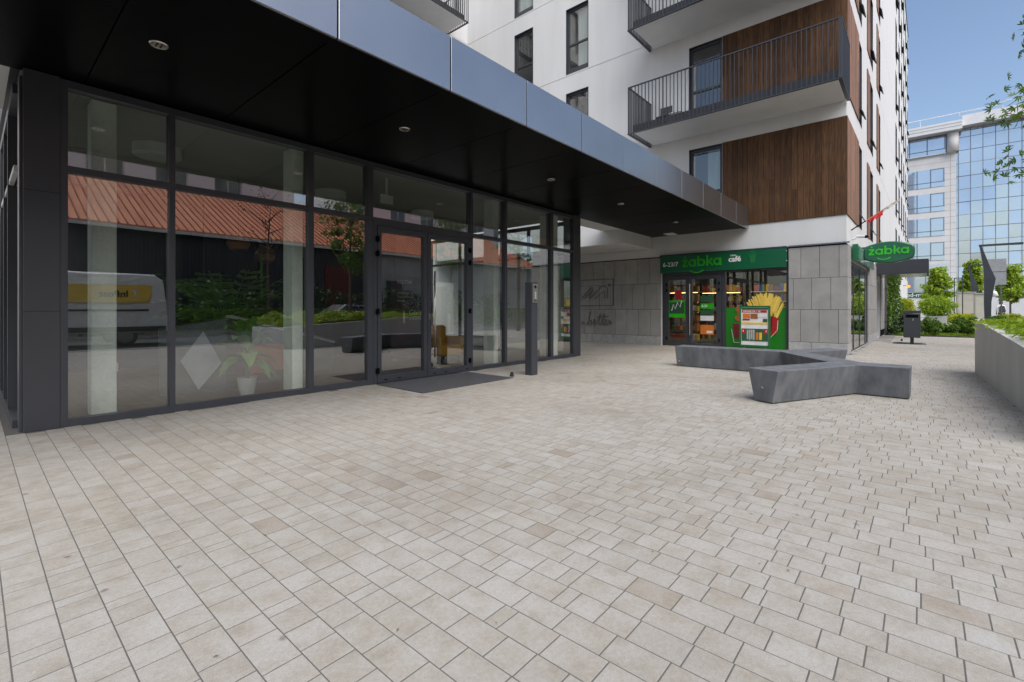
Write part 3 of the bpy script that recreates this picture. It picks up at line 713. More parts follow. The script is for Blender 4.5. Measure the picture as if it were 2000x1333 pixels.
for x, y, z, lab in ((3.3, 9.6, 2.3, 'nearest the second column'), (3.9, 9.9, 2.15, 'the larger middle one'), (4.5, 9.7, 2.3, 'nearest the doors')):
    pd = thing('pendant_lamp', 'faceted copper pendant lamp in the dark lobby, ' + lab, 'lamp', (x, y, z), 'pendant lamps in the lobby')
    MB().lathe((x, y, z), [(.03, 0), (.16, .05), (.21, .17), (.14, .3), (.02, .34)], 7).build('shade', mw, pd); MB().tube([(x, y, z + .34), (x, y, 3.658)], .004, 4).build('cord', m_gap, pd)
# ---------------------------------------------------------------- corner shop
sh = thing('storefront', 'dark framed shop front with glass doors and a green printed window', 'shopfront', (15.5, 4.7, 0))
XS = 15.47
f = MB()
f.box(XS, XS + .12, 6.56, 6.638, 0, 2.45); f.box(XS, XS + .12, 4.60, 4.70, 0, 2.45); f.box(XS, XS + .12, 2.864, 2.93, 0, 3.0)
f.box(XS, XS + .12, 4.70, 6.56, 2.33, 2.45); f.box(XS, XS + .12, 2.93, 4.60, 2.40, 2.45); f.box(XS, XS + .12, 2.93, 4.60, 0, .05); f.box(XS + .02, XS + .12, 2.93, 6.638, 2.45, 3.0)
f.build('frame', m_anth, sh)
for k, (a, b) in enumerate(((5.74, 6.55), (4.71, 5.73))):
    d_ = MB(); t = .1; tr = .16 if k else .1
    d_.box(XS - .02, XS + .06, a, a + (t if k == 0 else .16), .01, 2.32); d_.box(XS - .02, XS + .06, b - (t if k else .14), b, .01, 2.32)
    lo, hi = a + (t if k == 0 else .16), b - (t if k else .14)
    d_.box(XS - .02, XS + .06, lo, hi, 2.2, 2.32); d_.box(XS - .02, XS + .06, lo, hi, .01, .12)
    dl = d_.build('door_leaf', m_anth, sh)
    MB().face((XS + .02, lo, .12), (XS + .02, hi, .12), (XS + .02, hi, 2.2), (XS + .02, lo, 2.2)).build('pane', m_shopglass, dl)
    for z in (.25, 1.85, 2.05):
        y = b - .07 if k == 0 else a + .07
        MB().tube([(XS - .04, y, z - .05), (XS - .04, y, z + .05)], .02, 8).build('hinge', m_gap, dl)
    if k: MB().tube([(XS - .08, b - .05, .38), (XS - .08, b - .05, 2.05)], .014, 8).build('pull_handle', m_steel, dl)
    if k == 0:
        ub('poster', m_lime, dl, XS + .004, XS + .012, lo + .03, hi - .0, .95, 1.52); ub('poster', m_dgprint, dl, XS - .002, XS + .003, lo + .06, hi - .02, 1.08, 1.46); MB().tube([(XS - .004, hi - .1 - .4 * q, 1.18 + (.18 if i % 2 else 0) + .03 * i) for i, q in enumerate((0, .15, .3, .5, .7, .85))], .014, 6).build('poster_scribble', m_txt, dl)
        ub('poster', m_red, dl, XS + .006, XS + .014, lo + .14, lo + .36, 1.56, 1.86)
    else:
        for z0, z1, mm in ((1.46, 1.66, m_dgprint), (1.24, 1.42, m_limed), (1.05, 1.20, m_dgprint), (.86, 1.02, m_paper), (.42, .72, m_oprint)): ub('sticker', mm, dl, XS + .006, XS + .014, lo + .08, lo + .5, z0, z1)
        ub('sticker', m_paper, dl, XS + .002, XS + .005, lo + .12, lo + .3, .46, .54)
        text('sticker_lettering', '6-23', .1, m_txt, dl, frame4((XS + .003, lo + .46, 1.30), (0, -1, 0), (0, 0, 1)), .001, .002)
MB().face((XS + .06, 2.93, .05), (XS + .06, 4.60, .05), (XS + .06, 4.60, 2.40), (XS + .06, 2.93, 2.40)).build('display_pane', m_shopglass, sh)
# printed film on the display window
fl = MB().box(XS + .044, XS + .05, 2.932, 4.598, .052, 1.28).build('window_film', m_film, sh)
def film(name, mat, pts, k=0):                                  # pts (y, z) on the film
    x = XS + .042 - .0025 * k
    return MB().prism([(x, y, z) for y, z in pts], [(x - .002, y, z) for y, z in pts]).build(name, mat, fl)
film('printed_bucket', m_maroon, [(3.20, .50), (3.78, .40), (3.86, 1.10), (3.12, 1.02)])
for k in range(64):
    q = -1 + 2 * (k * .618 % 1); yt = 3.50 + .50 * q; zt_ = 1.70 - .20 * q * q + random.uniform(-.16, .03); yb_ = 3.48 + .28 * q; zb_ = zt_ - random.uniform(.32, .55); wd = random.uniform(.014, .020)
    film('printed_fry', m_fry, [(yb_ - wd, zb_), (yb_ + wd, zb_), (yt + wd, zt_), (yt - wd, zt_)], 1 + k * .12)
film('printed_bucket_front', m_red, [(3.17, .52), (3.34, .45), (3.28, 1.02), (3.12, .95)], 9)
film('printed_box', m_maroon, [(4.05, .33), (4.34, .33), (4.40, .78), (4.00, .78)], 1)
for k in range(7):
    a, cy_, cz = k, 4.10 + .055 * (k % 4) + .02 * (k // 4), .80 + .1 * (k // 2) + .02 * k
    film('printed_nugget', m_nug, [(cy_ + .085 * math.cos(j * .785 + k) * random.uniform(.8, 1.15), cz + .085 * math.sin(j * .785 + k) * random.uniform(.8, 1.15)) for j in range(8)], 2 + k)
for pts in ([(4.42, .62), (4.435, .62), (4.36, .2), (4.345, .2)], [(4.36, .2), (4.36, .215), (4.08, .215), (4.08, .2)], [(3.14, .9), (3.155, .9), (3.17, .62), (3.155, .62)], [(3.155, .62), (3.17, .62), (3.42, .30), (3.405, .30)]): film('printed_line', m_paper, pts, 10)
# shop inside
si = thing('shop_interior', 'lit shop interior with stocked shelves behind the glass', 'shop interior', (17.5, 4, 0))
MB().box(15.66, 21.2, 1.75, 6.63, -.02, .012).build('floor', m_plinth, si)
rm = MB(); rm.face((21.2, 1.75, 0), (21.2, 6.63, 0), (21.2, 6.63, 3), (21.2, 1.75, 3)); rm.face((15.62, 6.63, 0), (21.2, 6.63, 0), (21.2, 6.63, 3), (15.62, 6.63, 3)); rm.face((15.62, 1.75, 3), (21.2, 1.75, 3), (21.2, 6.63, 3), (15.62, 6.63, 3)); rm.build('walls', m_idark, si)
el = emit('shop_lamp', (1, .80, .55), 9); el2 = emit('shelf_light', (1, .55, .18), 6)
for x in (16.6, 18.4): MB().box(x, x + .1, 2.4, 6.0, 2.93, 2.97).build('strip_lamp', el, si)
prod = [M('product_' + n_, c_, rough=.5) for n_, c_ in (('red', (.4, .03, .02)), ('orange', (.55, .22, .03)), ('yellow', (.6, .42, .05)), ('brown', (.22, .10, .04)), ('white', (.6, .58, .55)), ('green', (.05, .22, .05)), ('blue', (.05, .1, .35)))]
def shelf(x, y0, y1, name, warm):
    u = thing(name, {'s1': 'warm lit bread shelf behind the left shop door', 's2': 'stocked shelf behind the right shop door', 's3': 'stocked shelf behind the upper display window'}[warm], 'shelf', (x, (y0 + y1) / 2, .013)) if False else None
for nm, x, y0, y1, lab, warm in (('bread_shelf', 15.95, 5.62, 6.6, 'warm lit bread shelf behind the shop doors', 1), ('snack_shelf', 16.9, 4.55, 6.3, 'stocked snack shelf behind the right shop door', 1), ('drinks_shelf', 17.2, 2.4, 4.3, 'stocked drinks shelf behind the display window', 0)):
    u = thing(nm, lab, 'shelf', (x, (y0 + y1) / 2, .013))
    MB().box(x + .4, x + .44, y0, y1, .013, 2.1).build('back_panel', m_idark, u)
    buck = [MB() for _ in prod]
    for k in range(6):
        z = .15 + k * .33
        ub('shelf_board', m_wframe if not warm else m_bark, u, x, x + .4, y0, y1, z, z + .025)
        if warm and k < 5: ub('shelf_lip', m_bark, u, x - .012, x - .002, y0, y1, z - .03, z + .04); ub('shelf_light', el2, u, x + .05, x + .07, y0 + .02, y1 - .02, z + .312, z + .318)
        y = y0 + .02
        while y < y1 - .1:
            wd = random.uniform(.06, .13); h = random.uniform(.12, .24); i = random.choices(range(7), (3, 5, 5, 5, 2, 1, 1) if warm else (3, 2, 2, 2, 3, 2, 2))[0]
            buck[i].box(x + .05, x + .25, y, y + wd, z + .026, z + .026 + h); y += wd + .012
    for b_, m_ in zip(buck, prod):
        if b_.v:
            q = b_.build('goods', m_, u); q['kind'] = 'stuff'
# ---------------------------------------------------------------- signs with lettering
def zabka(parent, F, s, mat, t=.012):
    """single-storey rounded letters drawn as raised bars and rings; F maps (x, y, depth)"""
    st = .16 * s; k = [0]
    def put(mb):
        k[0] += 1; return mb.build('letter', mat, parent)
    def T(x, y, d): return tuple(F @ Vector((x * s, y * s, d * (t + k[0] * .0006))))
    def bar(p, q, wd=.16):
        p, q = Vector(p), Vector(q); d = (q - p).normalized(); n_ = Vector((-d.y, d.x)) * wd / 2
        c4_ = [p - n_, q - n_, q + n_, p + n_]; mb = MB(); mb.prism([T(v.x, v.y, 0) for v in c4_], [T(v.x, v.y, 1) for v in c4_]); put(mb)
    def arc(c_, r, a0, a1, wd=.16, n_=20, rx=1.0):
        mb = MB(); pts = []
        for j in range(n_ + 1):
            a = R(a0 + (a1 - a0) * j / n_); pts.append((math.cos(a), math.sin(a)))
        for (c0, s0), (c1, s1) in zip(pts, pts[1:]):
            q = [(c_[0] + (r - wd / 2) * c0 * rx, c_[1] + (r - wd / 2) * s0), (c_[0] + (r + wd / 2) * c0 * rx, c_[1] + (r + wd / 2) * s0), (c_[0] + (r + wd / 2) * c1 * rx, c_[1] + (r + wd / 2) * s1), (c_[0] + (r - wd / 2) * c1 * rx, c_[1] + (r - wd / 2) * s1)]
            mb.prism([T(*v, 0) for v in q], [T(*v, 1) for v in q])
        put(mb)
    bar((.05, .62), (.55, .62)); bar((.05, .08), (.57, .08)); bar((.49, .58), (.12, .12)); arc((.31, .90), .045, 0, 360, .09, 12)
    arc((.98, .35), .27, 0, 360); bar((1.27, .0), (1.27, .70))
    arc((1.83, .35), .27, 0, 360); bar((1.54, .0), (1.54, 1.0))
    bar((2.36, 0), (2.36, 1.0)); bar((2.42, .32), (2.80, .68)); bar((2.52, .42), (2.86, .02))
    arc((3.24, .35), .27, 0, 360); bar((3.53, 0), (3.53, .70))
    arc((1.42, .42), .98, 232, 308, .13, 20)
fs = thing('shop_sign', 'long green sign board with żabka café lettering above the shop doors', 'sign', (15.35, 4.75, 2.7))
MB().box(15.33, 15.46, 2.90, 6.66, 2.44, 3.0).build('board', m_green, fs, bevel=.006)
MB().box(15.32, 15.47, 2.895, 6.665, 3.002, 3.04).build('top_trim', m_anth2, fs)
FS = lambda y, z: frame4((15.328, y, z), (0, -1, 0), (0, 0, 1))
text('opening_hours', '6-23/7', .2, m_txt, fs, FS(6.56, 2.645), .004, .003)
zabka(fs, FS(5.92, 2.60), .345, m_limed)
text('cafe_lettering', 'café', .225, m_txt, fs, FS(4.47, 2.69), .004, .006); text('small_lettering', 'żabka', .075, m_txt, fs, FS(4.42, 2.855), .003, .001)
cup = MB(); F_ = FS(3.88, 2.62)
for q in ([(0, .24), (.18, .24), (.15, 0), (.03, 0)], [(-.03, .27), (.21, .27), (.21, .25), (-.03, .25)], [(.06, .3), (.12, .3), (.13, .36), (.05, .36)]): cup.prism([tuple(F_ @ Vector((a, b, 0))) for a, b in q], [tuple(F_ @ Vector((a, b, .006))) for a, b in q])
cup.build('cup_emblem', m_cup, fs)
for z in (2.62, 2.9): MB().tube([(15.30, 2.893, z), (15.34, 2.893, z)], .012, 8).build('fixing', m_wframe, fs)
# side sign box
s2 = thing('sign_panel', 'green and white glossy sign box over the side shop windows', 'sign', tuple(side(3.4, -.08, 2.7)))
MB(PS).box(.9, 1.15, -.16, -.035, 2.62, 3.06).build('end_box', m_green, s2); MB(PS).box(1.15, 5.9, -.15, -.036, 2.62, 3.06).build('panel', M('sign_gloss', (.28, .36, .32), (.05, .22, .14), scale=.6, rough=.12), s2)
# oval projecting sign
ov = thing('oval_shop_sign', 'dark green oval projecting sign reading żabka in bright green', 'sign', (18, 1.4, 2.95))
def oval(x, g, n=40):
    out = []; W_, H0, H1 = .60 + g, .20 + g, .32 + g
    for k in range(13): t = -1 + 2 * k / 12; out.append((t * (W_ - .05), H0 + (H1 - H0) * (1 - t * t)))
    for t in (.78, .5, .2, -.2, -.5, -.78, -1): out.append((W_ - .05 + .05 * (1 - abs(t) ** 3), t * H0))
    for k in range(13): t = 1 - 2 * k / 12; out.append((t * (W_ - .05), -H0 - (H1 - H0) * (1 - t * t)))
    for t in (-.78, -.5, -.2, .2, .5, .78, .9): out.append((-W_ + .05 - .05 * (1 - abs(t) ** 3), t * H0))
    return [(x, .72 - a, 2.925 + b) for a, b in out[:n]]
b_ = MB(); A, B_, C_, D_ = oval(17.90, -.03), oval(17.93, 0), oval(18.07, 0), oval(18.10, -.03)
idx = [[b_.P(*p) for p in ring] for ring in (A, B_, C_, D_)]
for r0, r1 in zip(idx, idx[1:]):
    for j in range(40): b_.f.append([r0[j], r0[(j + 1) % 40], r1[(j + 1) % 40], r1[j]])
b_.f.append(idx[0][::-1]); b_.f.append(idx[3]); b_.build('body', m_green, ov)
zabka(ov, frame4((17.898, 1.20, 2.86), (0, -1, 0), (0, 0, 1)), .262, m_lime, .01)
MB().tube([(18, 1.25, 3.1), (18, 1.5, 3.1)], .03).build('bracket', m_anth, ov); MB().tube([(18, 1.28, 2.75), (18, 1.5, 2.75)], .03).build('bracket', m_anth, ov)
# poster stand by the display window
ps = thing('poster_stand', 'green framed pavement poster stand with white promotional poster', 'poster stand', (14.9, 3.72, 0))
yb0, yb1 = 3.22, 4.03
fp = MB(); 
for a, b, c_, d in ((yb0, yb0 + .045, .14, 1.33), (yb1 - .045, yb1, .14, 1.33), (yb0 + .045, yb1 - .045, .14, .19), (yb0 + .045, yb1 - .045, 1.285, 1.33)): fp.box(14.86, 14.92, a, b, c_, d)
fp.build('frame', M('stand_green', (.012, .13, .035), rough=.4), ps)
MB().box(14.885, 14.9, yb0 + .045, yb1 - .045, .19, 1.285).build('backing', m_paper, ps)
def poster(mat, a, b, c_, d, k=0, nm='print'): return ub(nm, mat, ps, 14.876 - .002 * k, 14.884 - .002 * k, yb1 - .06 - b * .69, yb1 - .06 - a * .69, .21 + c_ * 1.06, .21 + d * 1.06)
poster(m_dgprint, 0, 1, .95, .995); poster(m_red, .02, .96, .87, .935); poster(m_yprint, 0, 1, .55, .60); poster(m_nug, .35, .62, .70, .84); poster(m_paper, .62, .95, .74, .82, 1); poster(m_oprint, .05, .33, .72, .84)
poster(m_red, .04, .32, .655, .70, 1); poster(m_dgprint, .82, .98, .615, .70, 1); poster(m_dgprint, 0, 1, .09, .43); poster(m_red, .0, .16, .29, .43, 1); poster(m_red, .84, 1, .29, .43, 1)
for i in range(4): poster(m_plinth, .20 + .08 * i, .26 + .08 * i, .12 if i % 2 else .14, .40, 1, 'printed_bottle')
poster(m_oprint, .55, .65, .13, .33, 1, 'printed_bottle'); poster(m_yprint, .68, .78, .13, .33, 1, 'printed_bottle')
text('headline', 'DRUGIE ZA 1 ZŁ', .064, m_txt, ps, frame4((14.871, yb1 - .10, 1.145), (0, -1, 0), (0, 0, 1)), .001, .001)
text('price', '4', .08, m_txt, ps, frame4((14.871, yb1 - .08, .57), (0, -1, 0), (0, 0, 1)), .001, .001); text('price', '5', .08, m_txt, ps, frame4((14.871, yb0 + .12, .57), (0, -1, 0), (0, 0, 1)), .001, .001)
MB().box(14.7, 15.1, yb0 + .05, yb1 - .05, 0, .07).build('base', m_rubber, ps, bevel=.01)
for y in (yb0 + .12, yb1 - .15): MB().box(14.87, 14.91, y, y + .03, .07, .14).build('spring_leg', m_steel2, ps)
# wall lettering: framed zigzag emblem and script
em = thing('wall_emblem', 'dark outlined zigzag emblem in a frame on the stone wall', 'emblem', (15.33, 9.2, 1.8))
xe = 15.355
fb = MB()
for a, b, c_, d in ((8.43, 8.46, 1.34, 2.34), (10.9, 10.93, 1.34, 2.34), (8.46, 10.9, 2.31, 2.34), (8.46, 10.9, 1.34, 1.37)): fb.box(xe - .02, xe + .01, a, b, c_, d)
m_let = M('wall_letter', (.16, .15, .135), rough=.6)
fb.build('frame', m_let, em)
def stroke(name, pts, r, parent, mat=None): return MB().tube([(xe - .012, y, z) for y, z in pts], r, 6).build(name, mat or m_let, parent)
stroke('zigzag', [(9.80, 1.62), (9.36, 2.04), (9.31, 2.04), (9.31, 1.92), (9.42, 1.72), (9.42, 1.62), (8.93, 2.06), (8.80, 2.06)], .014, em)
stroke('zigzag', [(9.66, 1.62), (9.30, 1.95)], .012, em); stroke('zigzag', [(8.80, 2.06), (8.68, 2.0), (8.68, 1.62), (8.78, 1.62), (8.82, 1.9), (9.2, 1.62)], .014, em)
text('registered_mark', '®', .16, m_let, em, frame4((xe - .02, 8.64, 2.05), (0, -1, 0), (0, 0, 1)), .008)
scp = thing('wall_script', 'dark handwritten script reading better on the stone wall', 'lettering', (15.33, 9.1, .85))
def cur(pts, n=6):                                                # smooth pen path
    P_ = [Vector(p) for p in pts]; out = []
    for i in range(len(P_) - 1):
        p0, p1, p2, p3 = P_[max(i - 1, 0)], P_[i], P_[i + 1], P_[min(i + 2, len(P_) - 1)]
        for j in range(n):
            t = j / n; out.append(.5 * ((2 * p1) + (-p0 + p2) * t + (2 * p0 - 5 * p1 + 4 * p2 - p3) * t * t + (-p0 + 3 * p1 - 3 * p2 + p3) * t ** 3))
    return [tuple(p) for p in out] + [tuple(P_[-1])]
pen = [(0, 0), (.10, .2), (.17, .46), (.13, .46), (.07, .08), (.12, 0), (.2, .06), (.2, .18), (.13, .16), (.22, .06), (.33, .12), (.36, .2), (.30, .2), (.30, .05), (.37, .02), (.46, .18), (.56, .42), (.50, .1), (.54, .02), (.62, .16), (.71, .42), (.64, .1), (.69, .02), (.78, .12), (.81, .2), (.75, .19), (.75, .05), (.82, .02), (.92, .2), (.93, .13), (.97, .17), (.95, .06), (1.02, .1)]
stroke('word', cur([(9.56 - x * 1.06, .62 + y * 1.05) for x, y in pen]), .013, scp); stroke('crossbar', [(9.12, .93), (8.62, .97)], .012, scp); stroke('word_end', cur([(9.80, .62), (9.74, .75), (9.70, .68), (9.64, .7)]), .014, scp)

# ---------------------------------------------------------------- plaza furniture
def outline_arms(J, arms, hw):
    """closed outline round a junction with given arms [(angle deg, length)] sorted ccw"""
    arms = sorted(arms); pts = []; n = len(arms)
    for i, (a, L) in enumerate(arms):
        d = Vector((math.cos(R(a)), math.sin(R(a)))); nrm = Vector((-d.y, d.x)); nx = arms[(i + 1) % n][0] + (360 if i == n - 1 else 0)
        pts += [Vector(J) + d * L - nrm * hw, Vector(J) + d * L + nrm * hw]
        half = R((nx - a) / 2); k = hw / math.sin(half); m = R(a) + half; pts.append(Vector(J) + Vector((math.cos(m), math.sin(m))) * k)
    return pts
J1, J2 = Vector((8.60, .80)), Vector((10.24, 1.88))
def bench_outline(hw, e):
    la = math.degrees(math.atan2(*(J2 - J1).yx)); L = (J2 - J1).length
    o1 = outline_arms(J1, [(la, L / 2), (155, 1.86 + e), (268, .70 + e)], hw); o2 = outline_arms(J2, [(90, 2.14 + e), (180 + la, L / 2), (-27, 1.32 + e)], hw)
    return o1, o2
(t1, t2), (b1, b2) = bench_outline(.225, .0), bench_outline(.135, -.01)
bench = thing('star_bench', 'dark concrete bench made of two joined three-armed stars', 'bench', (9.4, 1.4, 0))
def rot(o, arm):                                                  # start the outline right after the joint arm
    return o[arm + 2:] + o[:arm]
# both halves share the joint edge in the middle of the link, so one closed outline runs round both
i1 = 0; la = math.degrees(math.atan2(*(J2 - J1).yx)); i2 = [a for a, _ in sorted([(90, 0), (180 + la, 0), (-27, 0)])].index(180 + la) * 3
def merged(o1, o2): return [tuple(p) for p in rot(o1, i1) + rot(o2, i2)]
T_, B0 = merged(t1, t2), merged(b1, b2)
bm_ = MB(); bm_.prism([(x, y, .012) for x, y in B0], [(x, y, .44) for x, y in T_])
bm_.build('body', m_bench, bench, bevel=.008)
def screw(p, nrm):
    p, nrm = Vector(p), Vector(nrm).normalized(); MB().tube([p, p + nrm * .012], .016, 10).build('anchor_cap', m_steel, bench)
dn = Vector((math.cos(R(155)), math.sin(R(155)), 0)); screw(Vector((*J1, .2)) + dn * 1.853, dn)
screw(Vector((J2.x, J2.y, .09)) + Vector((.1, 2.13, 0)), (0, 1, 0)); screw((J2.x - .19, J2.y + 2.05, .12), (-1, 0, 0))
# intercom pillar
ip = thing('intercom_post', 'slim anthracite intercom pillar with steel panel beside the entrance', 'intercom', (6.96, 5.56, 0))
box1('post', m_anth, ip, 6.87, 7.05, 5.47, 5.63, 0, 1.74, bevel=.006)
box1('panel', m_steel, ip, 6.89, 7.03, 5.455, 5.4695, 1.36, 1.715, bevel=.003)
MB().lathe((0, 0, 0), [(.001, 0), (.022, .0)], 16) if False else None
lens = MB(); lens.tube([(6.96, 5.452, 1.655), (6.96, 5.444, 1.655)], .026, 16); lens.build('camera_lens', m_gap, ip)
for i in range(3): ub('button', m_wframe, ip, 6.945, 6.975, 5.447, 5.4545, 1.44 + .045 * i, 1.465 + .045 * i)
ub('name_plate', m_dgprint, ip, 6.92, 7.0, 5.45, 5.4545, 1.385, 1.41)
for x, y, lab in ((6.55, 5.68, 'small black rubber door stop on the paving near the mat'), (23.6, .55, 'small black stub on the paving left of the litter bin')):
    o = thing('door_stop', lab, 'door stop', (x, y, 0)); MB().lathe((x, y, .001), [(.042, 0), (.04, .01), (.028, .07), (.022, .08)], 16).build('body', m_rubber, o)
# litter bin
bi = thing('litter_bin', 'tall anthracite box litter bin on a single post', 'bin', (21.95, .23, 0))
box1('body', m_anth, bi, 21.78, 22.12, 0, .46, .22, 1.06, bevel=.008); box1('hood', m_anth, bi, 21.77, 22.13, -.01, .47, 1.068, 1.18, bevel=.008)
box1('post', m_anth, bi, 21.9, 22.0, .18, .28, .006, .22); box1('opening', m_gap, bi, 21.774, 21.779, .06, .4, .93, 1.03); ub('latch', m_steel, bi, 21.770, 21.779, .19, .21, .82, .9)
# planter with sloping concrete wall
pw = thing('planter_wall', 'sloping grey concrete planter wall at the edge of the plaza', 'planter', (8, -1.2, 0))
zt = lambda x: .31 + .0567 * x
YL = lambda x: -.80 - (12.88 - x) * .03
segx = [6.3, 7.6, 10.24, 12.88]
for a, b in zip(segx[:-1], segx[1:]):
    b -= .006
    MB().prism([(a, YL(a), -.04), (a, YL(a) - .2, -.04), (b, YL(b) - .2, -.04), (b, YL(b), -.04)][::-1], [(a, YL(a), zt(a)), (a, YL(a) - .2, zt(a)), (b, YL(b) - .2, zt(b)), (b, YL(b), zt(b))][::-1]).build('wall_section', m_conc, pw, bevel=.006)
MB().prism([(12.68, -1.0, -.04), (12.68, -3.4, -.04), (12.88, -3.4, -.04), (12.88, -1.003, -.04)], [(12.68, -1.0, 1.03), (12.68, -3.4, 1.03), (12.88, -3.4, 1.03), (12.88, -1.003, 1.03)]).build('wall_section', m_conc, pw)
MB().prism([(6.3, -3.2, -.04), (6.3, -3.4, -.04), (12.67, -3.4, -.04), (12.67, -3.2, -.04)][::-1], [(6.3, -3.2, .64), (6.3, -3.4, .64), (12.67, -3.4, .98), (12.67, -3.2, .98)][::-1]).build('wall_section', m_conc, pw)
so_ = MB(); MB().prism([(6.3, -1.21, -.04), (6.3, -3.19, -.04), (6.5, -3.19, -.04), (6.5, -1.21, -.04)], [(6.3, -1.21, .65), (6.3, -3.19, .63), (6.5, -3.19, .63), (6.5, -1.21, .65)]).build('wall_section', m_conc, pw); so_.face((6.5, -3.2, .52), (12.67, -3.2, .85), (12.67, -1.02, .9), (6.5, -1.2, .56)); so_.build('soil', m_earth, pw)
# flag on the corner
fg = thing('flag', 'white and red flag furled on a slanted wall pole by the corner', 'flag', (16.2, 1.45, 3.45))
p0, p1 = Vector((16.2, 1.47, 3.44)), Vector((16.5, .42, 4.22))
MB().tube([p0, p0.lerp(p1, .3)], .016).build('socket', m_gap, fg); MB().tube([p0.lerp(p1, .28), p1], .011).build('pole', M('pole_wood', (.45, .28, .12), rough=.5), fg)
for nm, mt, q0, q1 in (('red_cloth', M('flag_red', (.62, .02, .035), rough=.7), .36, .66), ('white_cloth', m_curtain, .66, .99)):
    mb = MB(); rows = []
    for k in range(13):
        q = q0 + (q1 - q0) * k / 12; p = p0.lerp(p1, q); dr = .05 + (.09 * abs(math.sin(k * 1.1)) + .05 * (k / 12 if q0 < .5 else 0)) * (1 if q0 < .5 else .35)
        rows.append([mb.P(*(p + Vector((.015, 0, .012)))), mb.P(*(p + Vector((-.02 + .02 * math.sin(k), 0, -dr * .5)))), mb.P(*(p + Vector((.02 * math.cos(k * 1.7), .01, -dr))))])
    for a, b in zip(rows, rows[1:]): mb.f += [[a[0], a[1], b[1], b[0]], [a[1], a[2], b[2], b[1]]]
    mb.build(nm, mt, fg, smooth=True)
cc = thing('security_camera', 'small white and black security camera on the corner under the flag', 'camera', (15.9, 1.35, 3.2))
MB().tube([(15.9, 1.47, 3.14), (15.9, 1.36, 3.16), (15.9, 1.3, 3.2)], .018).build('arm', m_wframe, cc); MB().tube([(15.92, 1.32, 3.22), (15.86, 1.12, 3.19)], [.035, .04], 12).build('housing', m_wframe, cc); MB().tube([(15.86, 1.125, 3.19), (15.845, 1.07, 3.182)], [.042, .036], 12).build('lens_hood', m_gap, cc)
# flat canopy over the side entrance
dc = thing('door_canopy', 'flat dark grey box canopy over the side entrance', 'canopy', (25, .6, 2.8))
MB(PS).box(8.6, 11.4, -1.62, -.04, 2.62, 3.16).build('box', m_anth, dc, bevel=.01); MB(PS).box(8.7, 11.3, -1.55, -.1, 2.605, 2.618).build('soffit', m_fascia, dc)
pp = thing('downpipe', 'vertical grey pipe on the side facade by the entrance recess', 'pipe', tuple(side(13.0, -.1, 0)))
MB().tube([tuple(side(13.05, -.07, .1)), tuple(side(13.05, -.07, 3.6))], .05, 10).build('pipe', m_steel2, pp)
for z in (.6, 2.2): MB(PS).box(12.98, 13.12, -.13, -.034, z, z + .04).build('clamp', m_anth, pp)
# ---------------------------------------------------------------- vegetation
def shrub(name, label, base, rx, ry, h, n, size, mat, group=None, stems=True, shell=.35, cat='shrub', droop=0, clumps=None):
    x, y, z = base; t = thing(name, label, cat, base, group)
    c_ = []; r_ = []
    if clumps:
        for k in range(clumps):
            a = k * 2.399; q = (k + .5) / clumps; rr = math.sqrt(max(0, 1 - (2 * q - 1) ** 2)) * random.uniform(.6, .95)
            c_.append((x + rx * .72 * rr * math.cos(a), y + ry * .72 * rr * math.sin(a), z + h * (.08 + .78 * q))); r_.append((rx * .36, ry * .36, h * .2))
    for k in range(0 if clumps else max(4, int(rx * ry * 14) + 4)):
        a = random.uniform(0, 6.28); q = math.sqrt(random.random()) * .75; hh = random.uniform(.35, .85)
        c_.append((x + rx * q * math.cos(a), y + ry * q * math.sin(a), z + h * hh * (1 - .35 * q * q))); r_.append((rx * .38, ry * .38, h * random.uniform(.2, .3)))
    p, d = clump_points(c_, r_, n, shell); p[:, 2] = np.maximum(p[:, 2], z + .03); d = d + (0, 0, .5)
    leaves('foliage', p, d, size, mat, t, droop=droop)
    if stems:
        mb = MB()
        for k in range(5):
            q = c_[k % len(c_)]; mb.tube([(x + (q[0] - x) * .25, y + (q[1] - y) * .25, z), (x + (q[0] - x) * .7, y + (q[1] - y) * .7, z + (q[2] - z) * .6), q], [.012, .009, .004], 5)
        mb.build('stems', m_bark, t)
    return t
